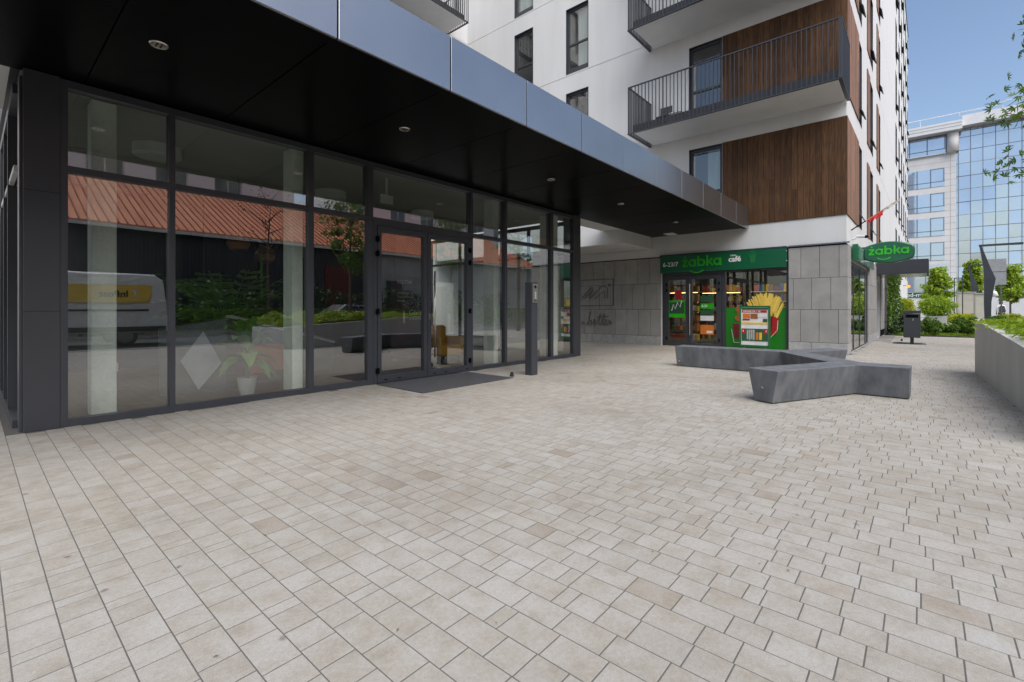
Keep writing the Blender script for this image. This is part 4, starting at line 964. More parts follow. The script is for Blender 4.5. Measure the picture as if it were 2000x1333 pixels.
def tree(name, label, base, h, trunk_r, crown_c, crown_r, n, size, mat, group=None, nb=16, conic=False, fan=0):
    x, y, z = base; t = thing(name, label, 'tree', base, group)
    top = Vector((x + random.uniform(-.1, .1), y + random.uniform(-.1, .1), z + h * .93)); mb = MB()
    mb.tube([(x, y, z), (x + .03, y, z + h * .25), (x - .02, y + .03, z + h * .6), top], [trunk_r, trunk_r * .8, trunk_r * .5, trunk_r * .12], 8)
    mb.build('trunk', m_bark, t); c_ = []; r_ = []; lm = MB()
    for k in range(nb):
        a = k * 2.399 + random.uniform(-.3, .3); q = (k + .5) / nb; f = random.uniform(.55, .95)
        prof = (1 - q * .85) if conic else math.sqrt(max(.05, 1 - (2 * q - 1) ** 2))
        e = Vector((x + crown_r[0] * f * prof * math.cos(a), y + crown_r[1] * f * prof * math.sin(a), crown_c + crown_r[2] * (2 * q - 1) * .9))
        zb = max(z + h * .2, e.z - random.uniform(.3, .8) * crown_r[0] * .8)
        lm.tube([(x, y, zb), (Vector((x, y, zb)).lerp(e, .55) + Vector((0, 0, .08))), e], [trunk_r * .35, trunk_r * .2, .006], 5)
        for g in range(2):
            c_.append(tuple(e * (1 - .3 * g) + Vector((x, y, e.z)) * (.3 * g) + Vector((random.uniform(-.1, .1), random.uniform(-.1, .1), 0)))); s_ = random.uniform(.18, .48)
            r_.append((crown_r[0] * s_, crown_r[1] * s_, crown_r[2] * s_ * .62))
    lm.build('limbs', m_bark, t)
    p, d = clump_points(c_, r_, n, .25); leaves('crown', p, d + (0, 0, .6), size, mat, t, aspect=.5, droop=.5, fan=fan)
    return t
# ground cover in the sloping planter (direct view and mirrored in the glass)
n = 22000; px_ = rng.uniform(6.4, 12.6, n); fy = rng.random(n); py_ = -1.0 - (12.88 - px_) * .03 - fy * 2.1 + .12 * rng.normal(0, 1, n) * (fy < .06)
mound = .22 + .10 * np.sin(px_ * 2.3 + fy * 5) + .08 * np.sin(px_ * 5.1 - fy * 9) + .05 * rng.random(n)
mound *= np.clip((13.2 - px_) / 5, .22, 1); pz_ = .27 + .0567 * px_ + mound * rng.random(n) ** .45 + .05 * np.minimum(1, fy * 5) * (px_ < 11)
d_ = np.stack([rng.normal(0, .5, n), np.full(n, .35), np.full(n, 1.0)], 1)
leaves('planter_ground_cover', np.stack([px_, py_, pz_], 1), d_, .05, l_bright, None, .42, .55, 'stuff')
bpy.data.objects['planter_ground_cover']['label'] = 'bright green leafy ground cover filling the sloping planter'
# low shrubs across the end of the walkway
row = [(28.6, .9, .55), (28.8, .25, .7), (28.5, -.45, .85), (28.9, -1.15, .8), (28.6, -1.9, .9), (28.8, -2.7, .85), (29.6, -.1, .9), (29.7, -1.5, .95), (30.2, -2.4, 1.0), (29.5, .8, 1.15)]
where = ['right against the ivy wall', 'directly behind the litter bin', 'just right of the litter bin', 'in front of the concrete planter box', 'beside the far planter wall corner', 'partly hidden by the sloping wall', 'second row behind the litter bin', 'second row in the middle', 'second row near the lamp posts', 'second row under the ivy']
for (x, y, h), wl in zip(row, where): shrub('low_shrub', 'dark green loose shrub ' + wl, (x, y, .004), .55, .5, h, 1500, .05, l_dark if y > .5 else l_mid, 'low shrubs at the end of the walkway', droop=.3)
n = 4000; leaves('lawn_grass', np.stack([rng.uniform(28.05, 29.0, n), rng.uniform(-3, 1, n), rng.uniform(.01, .16, n)], 1), np.tile((1., 0, .2), (n, 1)), .05, l_bright, None, .12, .5, 'stuff')
box1('lawn_edging', m_anth2, None, 27.95, 28.0, -3.5, 1.0, -.02, .05); tag(bpy.data.objects['lawn_edging'], kind='structure')
# ivy column on the side facade
iv = thing('ivy', 'tall green ivy climbing the side facade beyond the entrance', 'ivy', tuple(side(14, -.2, 0)))
n = 9000; u_ = rng.uniform(13.3, 16.8, n); z_ = 3.6 * rng.random(n) ** .8; dd = -.05 - (.18 + .34 * np.clip(np.sin(u_ * 2.1 + z_ * 1.3), -.3, 1) + .12 * (z_ < 1.5)) * rng.random(n) ** .5
P_ = np.array([tuple(side(a, b, c_)) for a, b, c_ in zip(u_, dd, z_ + .05)])
leaves('foliage', P_, np.tile((-.4, -1., .3), (n, 1)), .055, l_mid, iv, droop=.6)
mb = MB()
for k in range(6): mb.tube([tuple(side(13.5 + k * .55, -.08, 0)), tuple(side(13.6 + k * .5, -.12, 1.4)), tuple(side(13.3 + k * .6, -.1, 3.0))], [.02, .015, .005], 5)
mb.build('stems', m_bark, iv)
# planter boxes with round bushes
for x, y, w_, lab, mt in ((38.9, -.70, .8, 'round feathery bright bush in the concrete planter box beyond the shrubs', l_bright), (43.5, 1.0, .8, 'smaller round bush in a planter box against the far facade', l_yellow)):
    pbx = thing('planter_box', 'pale concrete planter box under the ' + ('round feathery bush' if x < 40 else 'smaller far bush'), 'planter', (x, y, 0))
    MB().box(x - .5, x + .5, y - .5, y + .5, -.01, .80).build('box', m_conc, pbx, bevel=.01); MB().box(x - .42, x + .42, y - .42, y + .42, .802, .81).build('soil', m_earth, pbx)
    shrub('round_bush', lab, (x, y, .81), 1.15 if x < 40 else .9, 1.15 if x < 40 else .9, 1.2, 5200, .055, mt, droop=.2, clumps=26)
for x, y, wl in ((44.5, -2.2, 'before the first vent block'), (41.0, -1.9, 'right of the concrete planter box'), (47, -4.6, 'behind the lamp posts')): shrub('yellow_shrub', 'yellow-green clipped shrub ' + wl, (x, y, 0), .9, 1.0, .95, 2200, .06, l_yellow, 'yellow-green shrubs across the far lawn')
tree('plane_tree', 'young bright green tree nearest the long white facade', (56.5, -1.2, 0), 5.0, .08, 3.45, (1.35, 1.35, 1.5), 3000, .15, l_bright, 'young trees before the office block', conic=True)
tree('plane_tree', 'young bright green tree between the vent blocks and the glass office', (61.3, -3.7, 0), 5.7, .08, 4.0, (1.3, 1.3, 1.7), 3000, .15, l_bright, 'young trees before the office block', conic=True)
tree('plane_tree', 'young bright green tree behind the large bent lamp post', (57.8, -5.75, 0), 4.9, .08, 3.3, (1.35, 1.35, 1.55), 3000, .15, l_bright, 'young trees before the office block', conic=True)
tree('maple_tree', 'maple whose leafy twigs reach in at the right edge', (20.05, -3.22, 0), 10, .13, 6.9, (1.8, 1.8, 3.3), 430, .10, l_mid, nb=13, fan=5)
# ---------------------------------------------------------------- bent lamp posts
def bent_lamp(base, s, label, arm):
    x, y, z = base; t = thing('bent_lamp_post', label, 'lamp post', base, 'angular lamp posts')
    prof = [(-.08, 0, .20), (-.12, 1.6, .27), (-.12, 2.75, .42), (-.14, 3.3, .26), (-.28, 4.42, .08)]    # (shift, height, width)
    mb = MB(); rings = []
    for sh_, h, wd in prof:
        rings.append([mb.P(x + a * .07 * (1 if h < 3 else .6), y - (sh_ + b * wd) * s, z + h * s) for a, b in ((-1, 0), (1, 0), (1, 1), (-1, 1))])
    for a, b in zip(rings, rings[1:]):
        for j in range(4): mb.f.append([a[j], a[(j + 1) % 4], b[(j + 1) % 4], b[j]])
    mb.f.append(rings[0][::-1]); mb.f.append(rings[-1]); mb.build('post', m_anth, t)
    MB().box(x - .05, x + .05, y - arm, y + .30 * s, z + 4.40 * s, z + 4.50 * s).build('arm', m_anth, t); MB().box(x - .04, x + .04, y - arm, y - arm + .4, z + 4.385 * s, z + 4.398 * s).build('lamp_strip', m_wframe, t)
bent_lamp((33.8, -2.55, 0), 1.0, 'large angular dark lamp post with a long horizontal arm', 1.25); bent_lamp((48.9, -2.95, 0), 1.0, 'smaller farther angular dark lamp post left of the large one', .85)
# vent blocks, sign board, trellis, pipe
for x0, x1, y0, y1, h, lab in ((46.8, 48.6, -2.95, -2.05, 2.36, 'wide pale concrete vent block behind the shrubs'), (41.9, 43.2, -3.2, -2.62, 2.15, 'narrow pale concrete block beside the sloping planter end')):
    v = thing('vent_block', lab, 'vent', ((x0 + x1) / 2, (y0 + y1) / 2, 0)); MB().box(x0, x1, y0, y1, 0, h).build('block', M('cream_concrete', (.52, .50, .43), (.44, .42, .36), scale=2, rough=.85), v, bevel=.02); MB().box(x0 - .04, x1 + .04, y0 - .04, y1 + .04, h + .002, h + .08).build('cap', m_plinth, v)
vp = thing('curved_vent_pipe', 'short white curved vent pipe on the narrow concrete block', 'pipe', (42.4, -3.15, 2.0)); MB().tube([(42.4, -3.0, 2.26), (42.4, -3.25, 2.32), (42.4, -3.5, 2.2), (42.4, -3.55, 2.0)], [.13, .15, .17, .17], 14).build('pipe', m_whitegrey, vp, smooth=True)
bd = thing('road_sign_back', 'grey back of a large road sign behind the bent lamp', 'sign', (42.6, -3.6, 0)); MB().box(42.55, 42.6, -4.06, -3.1, 2.75, 4.38).build('board', M('sign_back', (.36, .37, .38), rough=.5, metal=.3), bd); MB().box(42.545, 42.549, -4.06, -3.1, 3.55, 3.58).build('seam', m_anth2, bd)
for y in (-3.85, -3.35): MB().tube([(42.66, y, 0), (42.66, y, 4.2)], .035, 8).build('pole', m_steel2, bd)
tr = thing('thin_steel_frame', 'thin dark steel frame standing left of the wide vent block', 'frame', (43.5, -1.75, 0)); MB().tube([(43.5, -1.72, 0), (43.5, -1.72, 3.3)], .03, 6).build('post', m_anth, tr); MB().tube([(43.5, -2.12, 0), (43.5, -2.12, 3.5)], .03, 6).build('post', m_anth, tr); MB().tube([(43.5, -1.72, 3.29), (43.5, -2.12, 3.29)], .025, 6).build('bar', m_anth, tr)
ol = thing('orange_wall_lamp', 'small lit orange lamp on the far side facade', 'lamp', tuple(side(33, -.3, 3.0))); MB().lathe(tuple(side(33, -.32, 2.9)), [(.06, 0), (.11, .03), (.11, .16), (.06, .19)], 12).build('globe', emit('orange_lamp', (1, .25, .02), 1.2), ol); MB(PS).box(32.95, 33.05, -.3, -.001, 3.03, 3.07).build('bracket', m_anth, ol)
# ---------------------------------------------------------------- person walking away with a backpack
def person(base, face, label):
    x, y, z = base; t = thing('person', label, 'person', base)
    J = {'pel': (0, 0, .95), 'sp': (0, 0, 1.15), 'ch': (0, .01, 1.36), 'nk': (0, .02, 1.50), 'hd': (0, .03, 1.60), 'tp': (0, .03, 1.70),
         'sl': (-.17, 0, 1.41), 'el': (-.23, -.05, 1.14), 'wl': (-.22, .06, .90), 'hl': (-.21, .10, .82), 'sr': (.17, 0, 1.41), 'er': (.24, .03, 1.14), 'wr': (.22, .16, .95), 'hr': (.21, .2, .88),
         'pl': (-.09, 0, .90), 'kl': (-.10, .12, .50), 'al': (-.10, -.06, .09), 'tl': (-.10, .08, .03), 'prr': (.09, 0, .90), 'kr': (.10, .0, .49), 'ar': (.10, -.28, .13), 'tr': (.10, -.16, .03)}
    rad = dict(pel=.14, sp=.12, ch=.145, nk=.055, hd=.085, tp=.07, sl=.065, el=.045, wl=.032, hl=.035, sr=.065, er=.045, wr=.032, hr=.035, pl=.095, kl=.06, al=.042, tl=.04, prr=.095, kr=.06, ar=.042, tr=.04)
    E_ = [('pel', 'sp'), ('sp', 'ch'), ('ch', 'nk'), ('nk', 'hd'), ('hd', 'tp'), ('ch', 'sl'), ('sl', 'el'), ('el', 'wl'), ('wl', 'hl'), ('ch', 'sr'), ('sr', 'er'), ('er', 'wr'), ('wr', 'hr'), ('pel', 'pl'), ('pl', 'kl'), ('kl', 'al'), ('al', 'tl'), ('pel', 'prr'), ('prr', 'kr'), ('kr', 'ar'), ('ar', 'tr')]
    ks = list(J); cf, sf_ = math.cos(face), math.sin(face)
    W = lambda p: (x + p[0] * cf - p[1] * sf_, y + p[0] * sf_ + p[1] * cf, z + p[2])
    me = bpy.data.meshes.new('body'); me.from_pydata([W(J[k]) for k in ks], [(ks.index(a), ks.index(b)) for a, b in E_], [])
    me.materials.append(M('clothes', (.30, .20, .16), rough=.8)); o = link('body', me, t)
    # clothing colour by height: skin head, white shirt, dark trousers
    m_, n_, l_, out = newmat('person_skin_and_clothes'); p_ = n_.new('ShaderNodeBsdfPrincipled'); g_ = n_.new('ShaderNodeNewGeometry'); sx = n_.new('ShaderNodeSeparateXYZ'); l_.new(g_.outputs['Position'], sx.inputs[0])
    cr = ramp(n_, l_, math_node(n_, l_, 'DIVIDE', math_node(n_, l_, 'SUBTRACT', sx.outputs[2], z), 1.8), [(0, (.03, .03, .035)), (.52, (.03, .03, .04)), (.53, (.7, .7, .7)), (.83, (.7, .7, .7)), (.84, (.42, .25, .18))]); 
    for e in n_:
        if e.type == 'VALTORGB': e.color_ramp.interpolation = 'CONSTANT'
    l_.new(cr, p_.inputs['Base Color']); l_.new(p_.outputs[0], out.inputs[0]); me.materials.clear(); me.materials.append(m_)
    sk = o.modifiers.new('skin', 'SKIN'); 
    for k, v in zip(ks, me.skin_vertices[0].data): v.radius = (rad[k], rad[k])
    me.skin_vertices[0].data[0].use_root = True
    o.modifiers.new('sub', 'SUBSURF').levels = 2; o.modifiers['sub'].render_levels = 2
    h = MB(); c0 = W((0, .02, 1.66)); h.lathe((c0[0], c0[1], c0[2] - .1), [(.07, 0), (.1, .05), (.105, .12), (.07, .18), (.01, .2)], 12); h.build('hair', M('dark_hair', (.03, .018, .012), rough=.7), t, smooth=True)
    b = MB(lambda a, c_, d: W((a, c_, d))); b.prism([(-.15, -.16, .98), (.15, -.16, .98), (.16, -.32, 1.0), (-.16, -.32, 1.0)], [(-.13, -.14, 1.44), (.13, -.14, 1.44), (.11, -.24, 1.42), (-.11, -.24, 1.42)]); b.build('backpack', M('navy_nylon', (.02, .024, .045), rough=.7), t, bevel=.04)
person((47.3, -4.25, 0), R(-80), 'person in a white shirt with a dark backpack walking away beyond the planter')
# ---------------------------------------------------------------- far office block
ob = thing('office_block', 'pale stone and blue glass office block beyond the trees', 'building', (88, -4, 0))
XO = 88; m_ost = M('office_stone', (.76, .73, .70), (.68, .655, .63), scale=.6, rough=.7); m_ogl = M('office_glass', (.60, .68, .76), (.50, .58, .67), scale=.12, rough=.04, metal=.7, bump=.12, bscale=.55); m_omul = M('office_mullion', (.16, .17, .20), rough=.4)
MB().box(XO, XO + 25, -3.65, 24, 0, 22.5).build('stone_wall', m_ost, ob); MB().box(XO + .3, XO + 25, -46, -3.66, 0, 25.6).build('glass_core', m_ogl, ob)
for k in range(5):
    z0 = 7.95 + 3.4 * k if k < 4 else 22.6
    for j, (y0, y1) in enumerate(((-2.5, 1.8), (3.2, 7.5), (9, 13.3), (15, 19.3))):
        if k == 4: y0, y1 = y0 - .1, y1 + 1.3
        z1 = z0 + 2.5
        fw = MB().box(XO - .04, XO + .06, y0, y1, z0, z1).build('window', m_ogl, ob)
        for q in range(1, 3): ub('mullion', m_omul, fw, XO - .08, XO - .042, y0 + (y1 - y0) * q / 3 - .05, y0 + (y1 - y0) * q / 3 + .05, z0, z1)
        ub('mullion', m_omul, fw, XO - .08, XO - .042, y0, y1, z0 + .62, z0 + .7)
        ub('sash', m_omul, fw, XO - .09, XO - .043, y0 + .04, y0 + .12, z0 + .7, z1 - .02); ub('sash', m_omul, fw, XO - .09, XO - .043, y0 + .121, y0 + (y1 - y0) / 3 - .05, z1 - .1, z1 - .02)
for z in [3.6 + .85 * k for k in range(23)]: ub('stone_course', m_stone, ob, XO - .012, XO - .004, -3.64, 24, z, z + .025)
for y in (-3.1, 2.4, 8.2): ub('stone_joint', m_stone, ob, XO - .011, XO - .003, y, y + .03, 3.5, 22.4)
MB().box(XO - .3, XO + 24, -3.6, 24, 22.52, 22.6).build('ledge', m_ost, ob)
MB().box(XO - 1.6, XO + 24, -4.2, 24, 25.2, 26.4).build('roof_overhang', m_whitegrey, ob); MB().box(XO - 1.2, XO + 24, -46, -4.21, 25.62, 27.0).build('roof_overhang', m_whitegrey, ob)
for z in (25.6, 26.0): ub('roof_line', m_plinth, ob, XO - 1.612, XO - 1.602, -4.2, 24, z, z + .08)
MB().tube([(XO - .3, -3.3, 22.6), (XO - .3, -3.3, 25.2)], .62, 20).build('round_column', m_ost, ob, smooth=True)
MB().tube([(XO - 1.0, 20, 27.3), (XO - 1.0, -7.4, 27.5), (XO - 1.0, -8.4, 27.9), (XO - 1.0, -40, 28.2)], .07, 6).build('roof_rail', m_whitegrey, ob)
for y in range(-40, 22, 4): ub('rail_post', m_whitegrey, ob, XO - 1.03, XO - .97, y, y + .06, 26.4 if y > -4 else 27.0, 27.4)
yy = [-3.9 - 1.18 * k for k in range(34)]
for k, y in enumerate(yy): ub('mullion', m_omul, ob, XO + .2, XO + .298, y - .03, y + .03, 3.2, 25.6)
for k in range(13): ub('floor_line', m_omul if k % 2 else m_plinth, ob, XO + .21, XO + .297, -46, -3.7, 3.4 + 1.75 * k, 3.47 + 1.75 * k)
for k in range(9):
    for j in range(13):
        z0 = 3.4 + 1.75 * j; a, b = yy[k + 1] + .03, yy[k] - .03
        if z0 + 1.75 > 26: continue
        o = ub('pane', m_ogl, ob, XO + .235, XO + .265, a, b, z0 + .075, min(z0 + 1.745, 25.6)); o.rotation_euler = (0, random.uniform(-.03, .03), random.uniform(-.012, .012))
MB().box(XO - .05, XO + .28, -46, -3.7, 0, 3.2).build('ground_floor', m_whitegrey, ob)
MB().box(XO - .10, XO - .012, -2.9, 12, 2.8, 3.5).build('shop_board', m_green, ob); text('shop_lettering', 'amed-med', .75, m_txt, ob, frame4((XO - .12, 2.4, 2.92), (0, -1, 0), (0, 0, 1)), .01, .01)
MB().box(XO - .03, XO - .011, -2.9, 12, 3.6, 7.4).build('shop_glazing', m_ogl, ob); 
for y in (-.6, 2.0, 4.6): ub('mullion', m_omul, ob, XO - .06, XO - .031, y, y + .1, 3.6, 7.4)
# ---------------------------------------------------------------- across the street (behind the camera, mirrored in the glass)
sd_ = thing('red_roofed_shed', 'long shed with red ribbed roof and corrugated walls, mirrored in the lobby glass', 'shed', (14, -17.6, 0))
m_roof = M('red_roof_sheet', (.92, .38, .19), (.68, .23, .11), scale=.9, stretch=(3, .35, .35), rough=.7, bump=.2, bscale=30, speck=.12)
m_navy = M('navy_sheeting', (.022, .027, .040), (.016, .02, .03), scale=2, rough=.5); m_galv = M('pale_sheeting', (.44, .46, .47), (.34, .36, .37), scale=1.2, stretch=(3, 3, .4), rough=.5)
EY, EZ, RY, RZ = -17.0, 5.5, -26.0, 9.75
MB().prism([(-16, EY, EZ), (40, EY, EZ), (40, RY, RZ), (-16, RY, RZ)][::-1], [(-16, EY, EZ + .09), (40, EY, EZ + .09), (40, RY, RZ + .09), (-16, RY, RZ + .09)][::-1]).build('roof', m_roof, sd_)
MB().face((-16, RY, RZ + .08), (40, RY, RZ + .08), (40, -33, 5.5), (-16, -33, 5.5)).build('roof', m_roof, sd_)
ribm = MB().prism([(-.03, 0, .08), (.03, 0, .08), (.03, RY - EY, RZ - EZ + .08), (-.03, RY - EY, RZ - EZ + .08)][::-1], [(-.02, 0, .15), (.02, 0, .15), (.02, RY - EY, RZ - EZ + .15), (-.02, RY - EY, RZ - EZ + .15)][::-1]).mesh('roof_rib', M('roof_rib', (.36, .095, .045), (.26, .065, .03), scale=2, rough=.7))
for k in range(150): link('roof_rib', ribm, sd_, (-15.9 + k * .373 + random.uniform(-.02, .02), EY, EZ))
MB().box(-16, 40, EY - .12, EY + .02, EZ - .16, EZ - .002).build('gutter', m_whitegrey, sd_)
for nm, a, b, mt in (('dark_wall', -15.8, 19.5, m_navy), ('pale_wall', 19.5, 39.8, m_galv)):
    cw = MB(); n = int((b - a) / .09); xs = [a + (b - a) * k / n for k in range(n + 1)]
    for k in range(n): cw.face((xs[k], -17.6 + .04 * (k % 2), .05), (xs[k + 1], -17.6 + .04 * ((k + 1) % 2), .05), (xs[k + 1], -17.6 + .04 * ((k + 1) % 2), 5.6), (xs[k], -17.6 + .04 * (k % 2), 5.6))
    cw.build(nm, mt, sd_)
MB().box(16.2, 18.2, -17.58, -17.5, .05, 4.2).build('sliding_door', M('maroon_door', (.14, .02, .018), rough=.6), sd_); MB().box(21.2, 22.6, -17.58, -17.5, .05, 3.4).build('sliding_door', m_navy, sd_)
MB().box(12.0, 12.12, -17.54, -17.49, 1.0, 4.6).build('green_stripe', M('green_paint', (.10, .22, .04), rough=.6), sd_)
def slab_house(name, label, x0, x1, y, h, cols, fl0, nf, wcol):
    t = thing(name, label, 'building', ((x0 + x1) / 2, y, 0)); mb = MB(); hs = []
    for k in range(nf):
        z = fl0 + k * 3.2
        for c_ in cols: hs.append((c_, c_ + 2.3, z, z + 1.7, .2, False))
    holed(mb, x0, x1, 0, h, hs, lambda u, d, z: (u, y - d, z)); mb.face((x0, y, h), (x1, y, h), (x1, y - 12, h), (x0, y - 12, h)); mb.face((x0, y, 0), (x0, y - 12, 0), (x0, y - 12, h), (x0, y, h)); mb.face((x1, y, 0), (x1, y - 12, 0), (x1, y - 12, h), (x1, y, h)); mb.build('wall', wcol, t)
    for a, b, c_, d, _, _ in hs:
        f = MB()
        for u in (a, (a + b) / 2 - .05, b - .1): f.box(u, u + .1, y - .2, y - .1, c_, d)
        f.box(a + .1, b - .1, y - .199, y - .1, c_, c_ + .1); f.box(a + .1, b - .1, y - .199, y - .1, d - .1, d); f.box(a - .05, b + .05, y - .1, y + .05, c_ - .06, c_ - .002)
        w_ = f.build('window', m_wframe, t); MB().face((a + .1, y - .15, c_ + .1), (b - .1, y - .15, c_ + .1), (b - .1, y - .15, d - .1), (a + .1, y - .15, d - .1)).build('pane', m_ogl2, w_)
m_ogl2 = M('dark_pane', (.05, .07, .09), rough=.05, spec=.8)
m_tw = M('tenement_white', (.86, .85, .86), (.80, .79, .80), scale=.8, rough=.8)
slab_house('white_tenement', 'tall white building with paired windows behind the shed, mirrored in the glass', -22, 21.5, -34, 20.5, [-20 + 4.3 * k for k in range(9)], 5.2, 5, m_tw)
slab_house('white_tenement', 'lower white building at the far end behind the shed, mirrored in the glass', 27, 58, -35, 14.5, [29 + 4.6 * k for k in range(6)], 5.6, 3, m_tw)
# hedges along the shed, roadside trees
n = 9000; hx = rng.uniform(-10, 30, n); hy = -13.2 + rng.normal(0, .35, n); hz = .1 + 2.3 * rng.random(n) ** .7 + .25 * np.sin(hx * 1.1); leaves('dark_hedge', np.stack([hx, hy, np.clip(hz, .08, 3)], 1), np.tile((0, 1., .4), (n, 1)), .11, l_dark, None, kind=None)
tag(bpy.data.objects['dark_hedge'], 'tall dark hedge along the shed wall, mirrored in the glass', 'hedge')
n = 9000; hx = rng.uniform(4, 34, n); hy = -12.6 + rng.normal(0, .3, n); hz = .1 + 1.15 * rng.random(n) ** .6; leaves('low_hedge', np.stack([hx, hy, hz], 1), np.tile((0, 1., .8), (n, 1)), .08, l_mid, None)
tag(bpy.data.objects['low_hedge'], 'lower light green hedge before the dark one, mirrored in the glass', 'hedge')
tree('street_tree', 'leafy street tree mirrored in the pane left of the doors', (11.2, -5.6, -.05), 6.2, .09, 4.6, (1.3, 1.3, 1.7), 2600, .075, l_mid, 'roadside trees', nb=14)
tree('street_tree', 'nearly bare young street tree mirrored in the second large pane', (7.6, -5.4, -.05), 6.0, .07, 4.6, (1.3, 1.3, 1.6), 220, .05, l_dark, 'roadside trees', nb=18)
tree('street_tree', 'leafy street tree mirrored at the edge of the first pane', (-.2, -5.6, -.05), 7.2, .1, 5.4, (1.5, 1.5, 2.0), 3000, .075, l_mid, 'roadside trees', nb=14)
tree('street_tree', 'street tree mirrored above the glass doors', (17.5, -6.0, -.05), 6.6, .09, 4.9, (1.2, 1.2, 1.6), 2200, .075, l_mid, 'roadside trees', nb=14)
# delivery van
vn = thing('delivery_van', 'white delivery van with yellow side panel, mirrored in the first pane', 'van', (2, -8, -.05))
m_van = M('van_white', (.74, .75, .76), rough=.22, coat=.5); m_tyre = M('tyre', (.018, .018, .018), rough=.8); m_glz = M('vehicle_glass', (.02, .025, .03), rough=.05, spec=.8)
pf = [(4.75, .42), (4.78, .9), (4.66, 2.25), (4.42, 2.46), (.8, 2.48), (.25, 2.3), (-.45, 1.45), (-.95, 1.18), (-1.02, .42)]
b = MB(); 
ys = [(-9.0, .12), (-8.93, 0), (-7.07, 0), (-7.0, .12)]; rings = []
for y, g in ys: rings.append([b.P(x, y - (.12 if z > 1.7 else 0) * (1 if y > -8 else -1), z - (g * .5 if z > 2 else 0)) for x, z in pf])
for r0, r1 in zip(rings, rings[1:]):
    for j in range(len(pf)): b.f.append([r0[j], r0[(j + 1) % len(pf)], r1[(j + 1) % len(pf)], r1[j]])
b.f.append(rings[0][::-1]); b.f.append(rings[-1]); vb = b.build('body', m_van, vn, bevel=.03)
def onv(y, pts, nm, mt, par=vn, th=.012): MB().prism([(x, y, z) for x, z in pts], [(x, y + th, z) for x, z in pts]).build(nm, mt, par)
VY = -7.055
MB().prism([(4.22, -6.995, 1.46), (1.0, -6.995, 1.46), (1.0, -7.06, 2.06), (4.3, -7.06, 2.06)], [(4.22, -6.975, 1.46), (1.0, -6.975, 1.46), (1.0, -7.04, 2.06), (4.3, -7.04, 2.06)]).build('yellow_panel', m_yprint, vn)
VF = frame4((3.62, -6.985, 1.66), (-1, 0, 0), (0, -.1, 1)); text('lettering', 'InPost', .3, m_gap, vn, VF @ Matrix.Translation((0, 0, .012)), .003, .006)
lg = MB()
for k in range(7):
    a = R(110 + k * 23); q = [(.0 + .13 * math.cos(a - .07), .13 * math.sin(a - .07)), (.25 * math.cos(a), .25 * math.sin(a)), (.13 * math.cos(a + .07), .13 * math.sin(a + .07))]; lg.prism([tuple(VF @ Vector((x - .12, y + .12, .012))) for x, y in q], [tuple(VF @ Vector((x - .12, y + .12, .016))) for x, y in q])
lg.build('sun_rays', m_paper, vn)
cr_ = MB(); o_ = [(.13 * math.cos(R(100 + 16 * k)), .13 * math.sin(R(100 + 16 * k))) for k in range(11)] + [(.03 + .105 * math.cos(R(252 - 15 * k)), .105 * math.sin(R(252 - 15 * k))) for k in range(10)]
cr_.prism([tuple(VF @ Vector((x - .08, y + .12, .012))) for x, y in o_], [tuple(VF @ Vector((x - .08, y + .12, .017))) for x, y in o_]); cr_.build('crescent', m_paper, vn)
onv(-7.0, [(4.2, 1.16), (1.2, 1.16), (1.2, 1.22), (4.2, 1.22)], 'slide_rail', m_gap); onv(-7.0, [(4.7, .45), (-.95, .45), (-.95, .62), (4.7, .62)], 'lower_shade', m_rubber)  # lower strip: shade along the van's bottom painted as a dark band
onv(-7.0, [(.55, 1.45), (-.32, 1.45), (.2, 2.1), (.55, 2.15)], 'cab_window', m_glz)
MB().box(4.735, 4.80, -7.2, -7.01, 1.0, 1.5).build('tail_light', M('tail_red', (.3, .01, .01), rough=.2), vn); MB().box(4.735, 4.80, -8.99, -8.8, 1.0, 1.5).build('tail_light', bpy.data.materials['tail_red'], vn); MB().box(4.76, 4.9, -8.95, -7.05, .38, .6).build('bumper', m_rubber, vn)
MB().box(-1.06, -.98, -7.35, -7.1, .75, .98).build('headlight', m_wframe, vn); MB().box(-1.06, -.98, -8.9, -8.65, .75, .98).build('headlight', m_wframe, vn)
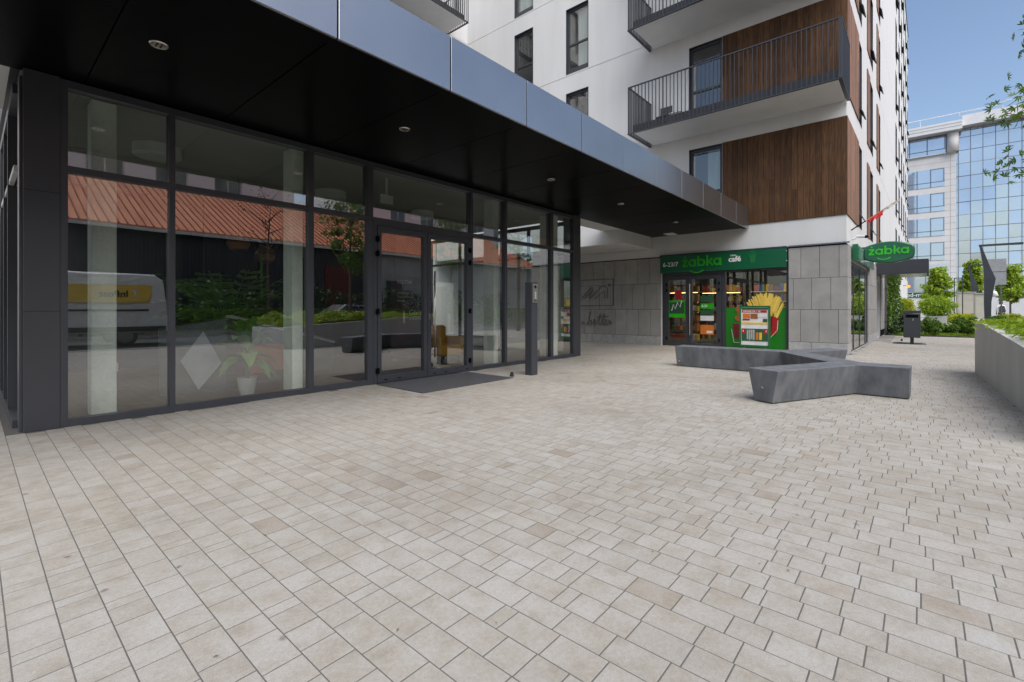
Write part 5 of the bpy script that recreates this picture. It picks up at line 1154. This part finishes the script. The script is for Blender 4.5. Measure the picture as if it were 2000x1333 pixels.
for x in (3.55, -.15):
    for y in (-7.22, -8.96):
        w_ = MB().tube([(x, y, .30), (x, y + .2, .30)], .345, 24).build('wheel', m_tyre, vn); MB().tube([(x, y + (.2 if y > -8 else -.012), .30), (x, y + (.212 if y > -8 else 0), .30)], .22, 18).build('rim', m_steel2, w_)
# parked car
ca = thing('parked_car', 'dark grey parked car on the street, mirrored behind the planter', 'car', (12.6, -8, -.05))
m_car = M('car_paint', (.10, .11, .12), rough=.2, coat=.6)
pf = [(14.8, .35), (14.85, .75), (14.6, .98), (14.05, 1.02), (13.3, 1.42), (12.0, 1.45), (11.25, .98), (10.6, .85), (10.45, .6), (10.48, .35)]
b = MB(); rings = []
for y, k in ((-8.85, .0), (-8.8, 1), (-7.2, 1), (-7.15, 0)): rings.append([b.P(x, y + (.22 if z > 1.1 else 0) * (1 if y < -8 else -1), z) for x, z in pf])
for r0, r1 in zip(rings, rings[1:]):
    for j in range(len(pf)): b.f.append([r0[j], r0[(j + 1) % len(pf)], r1[(j + 1) % len(pf)], r1[j]])
b.f.append(rings[0][::-1]); b.f.append(rings[-1]); b.build('body', m_car, ca, bevel=.04)
for pts in ([(13.75, 1.04), (12.7, 1.04), (12.7, 1.36), (13.25, 1.36)], [(12.62, 1.04), (11.5, 1.04), (12.0, 1.36), (12.62, 1.36)]): MB().prism([(x, -7.145 - .22 * max(0, (z - 1.0) / .42), z) for x, z in pts], [(x, -7.12 - .22 * max(0, (z - 1.0) / .42), z) for x, z in pts]).build('side_window', m_glz, ca)
for x in (13.9, 11.3):
    for y in (-7.32, -8.88):
        w_ = MB().tube([(x, y, .27), (x, y + .18, .27)], .315, 22).build('wheel', m_tyre, ca); MB().tube([(x, y + (.18 if y > -8 else -.012), .27), (x, y + (.192 if y > -8 else 0), .27)], .2, 16).build('rim', m_steel2, w_)
for y in (-7.35, -8.75): MB().box(14.83, 14.88, y - .12, y + .12, .62, .78).build('tail_light', bpy.data.materials['tail_red'], ca); MB().box(10.43, 10.47, y - .12, y + .12, .6, .72).build('headlight', m_wframe, ca)
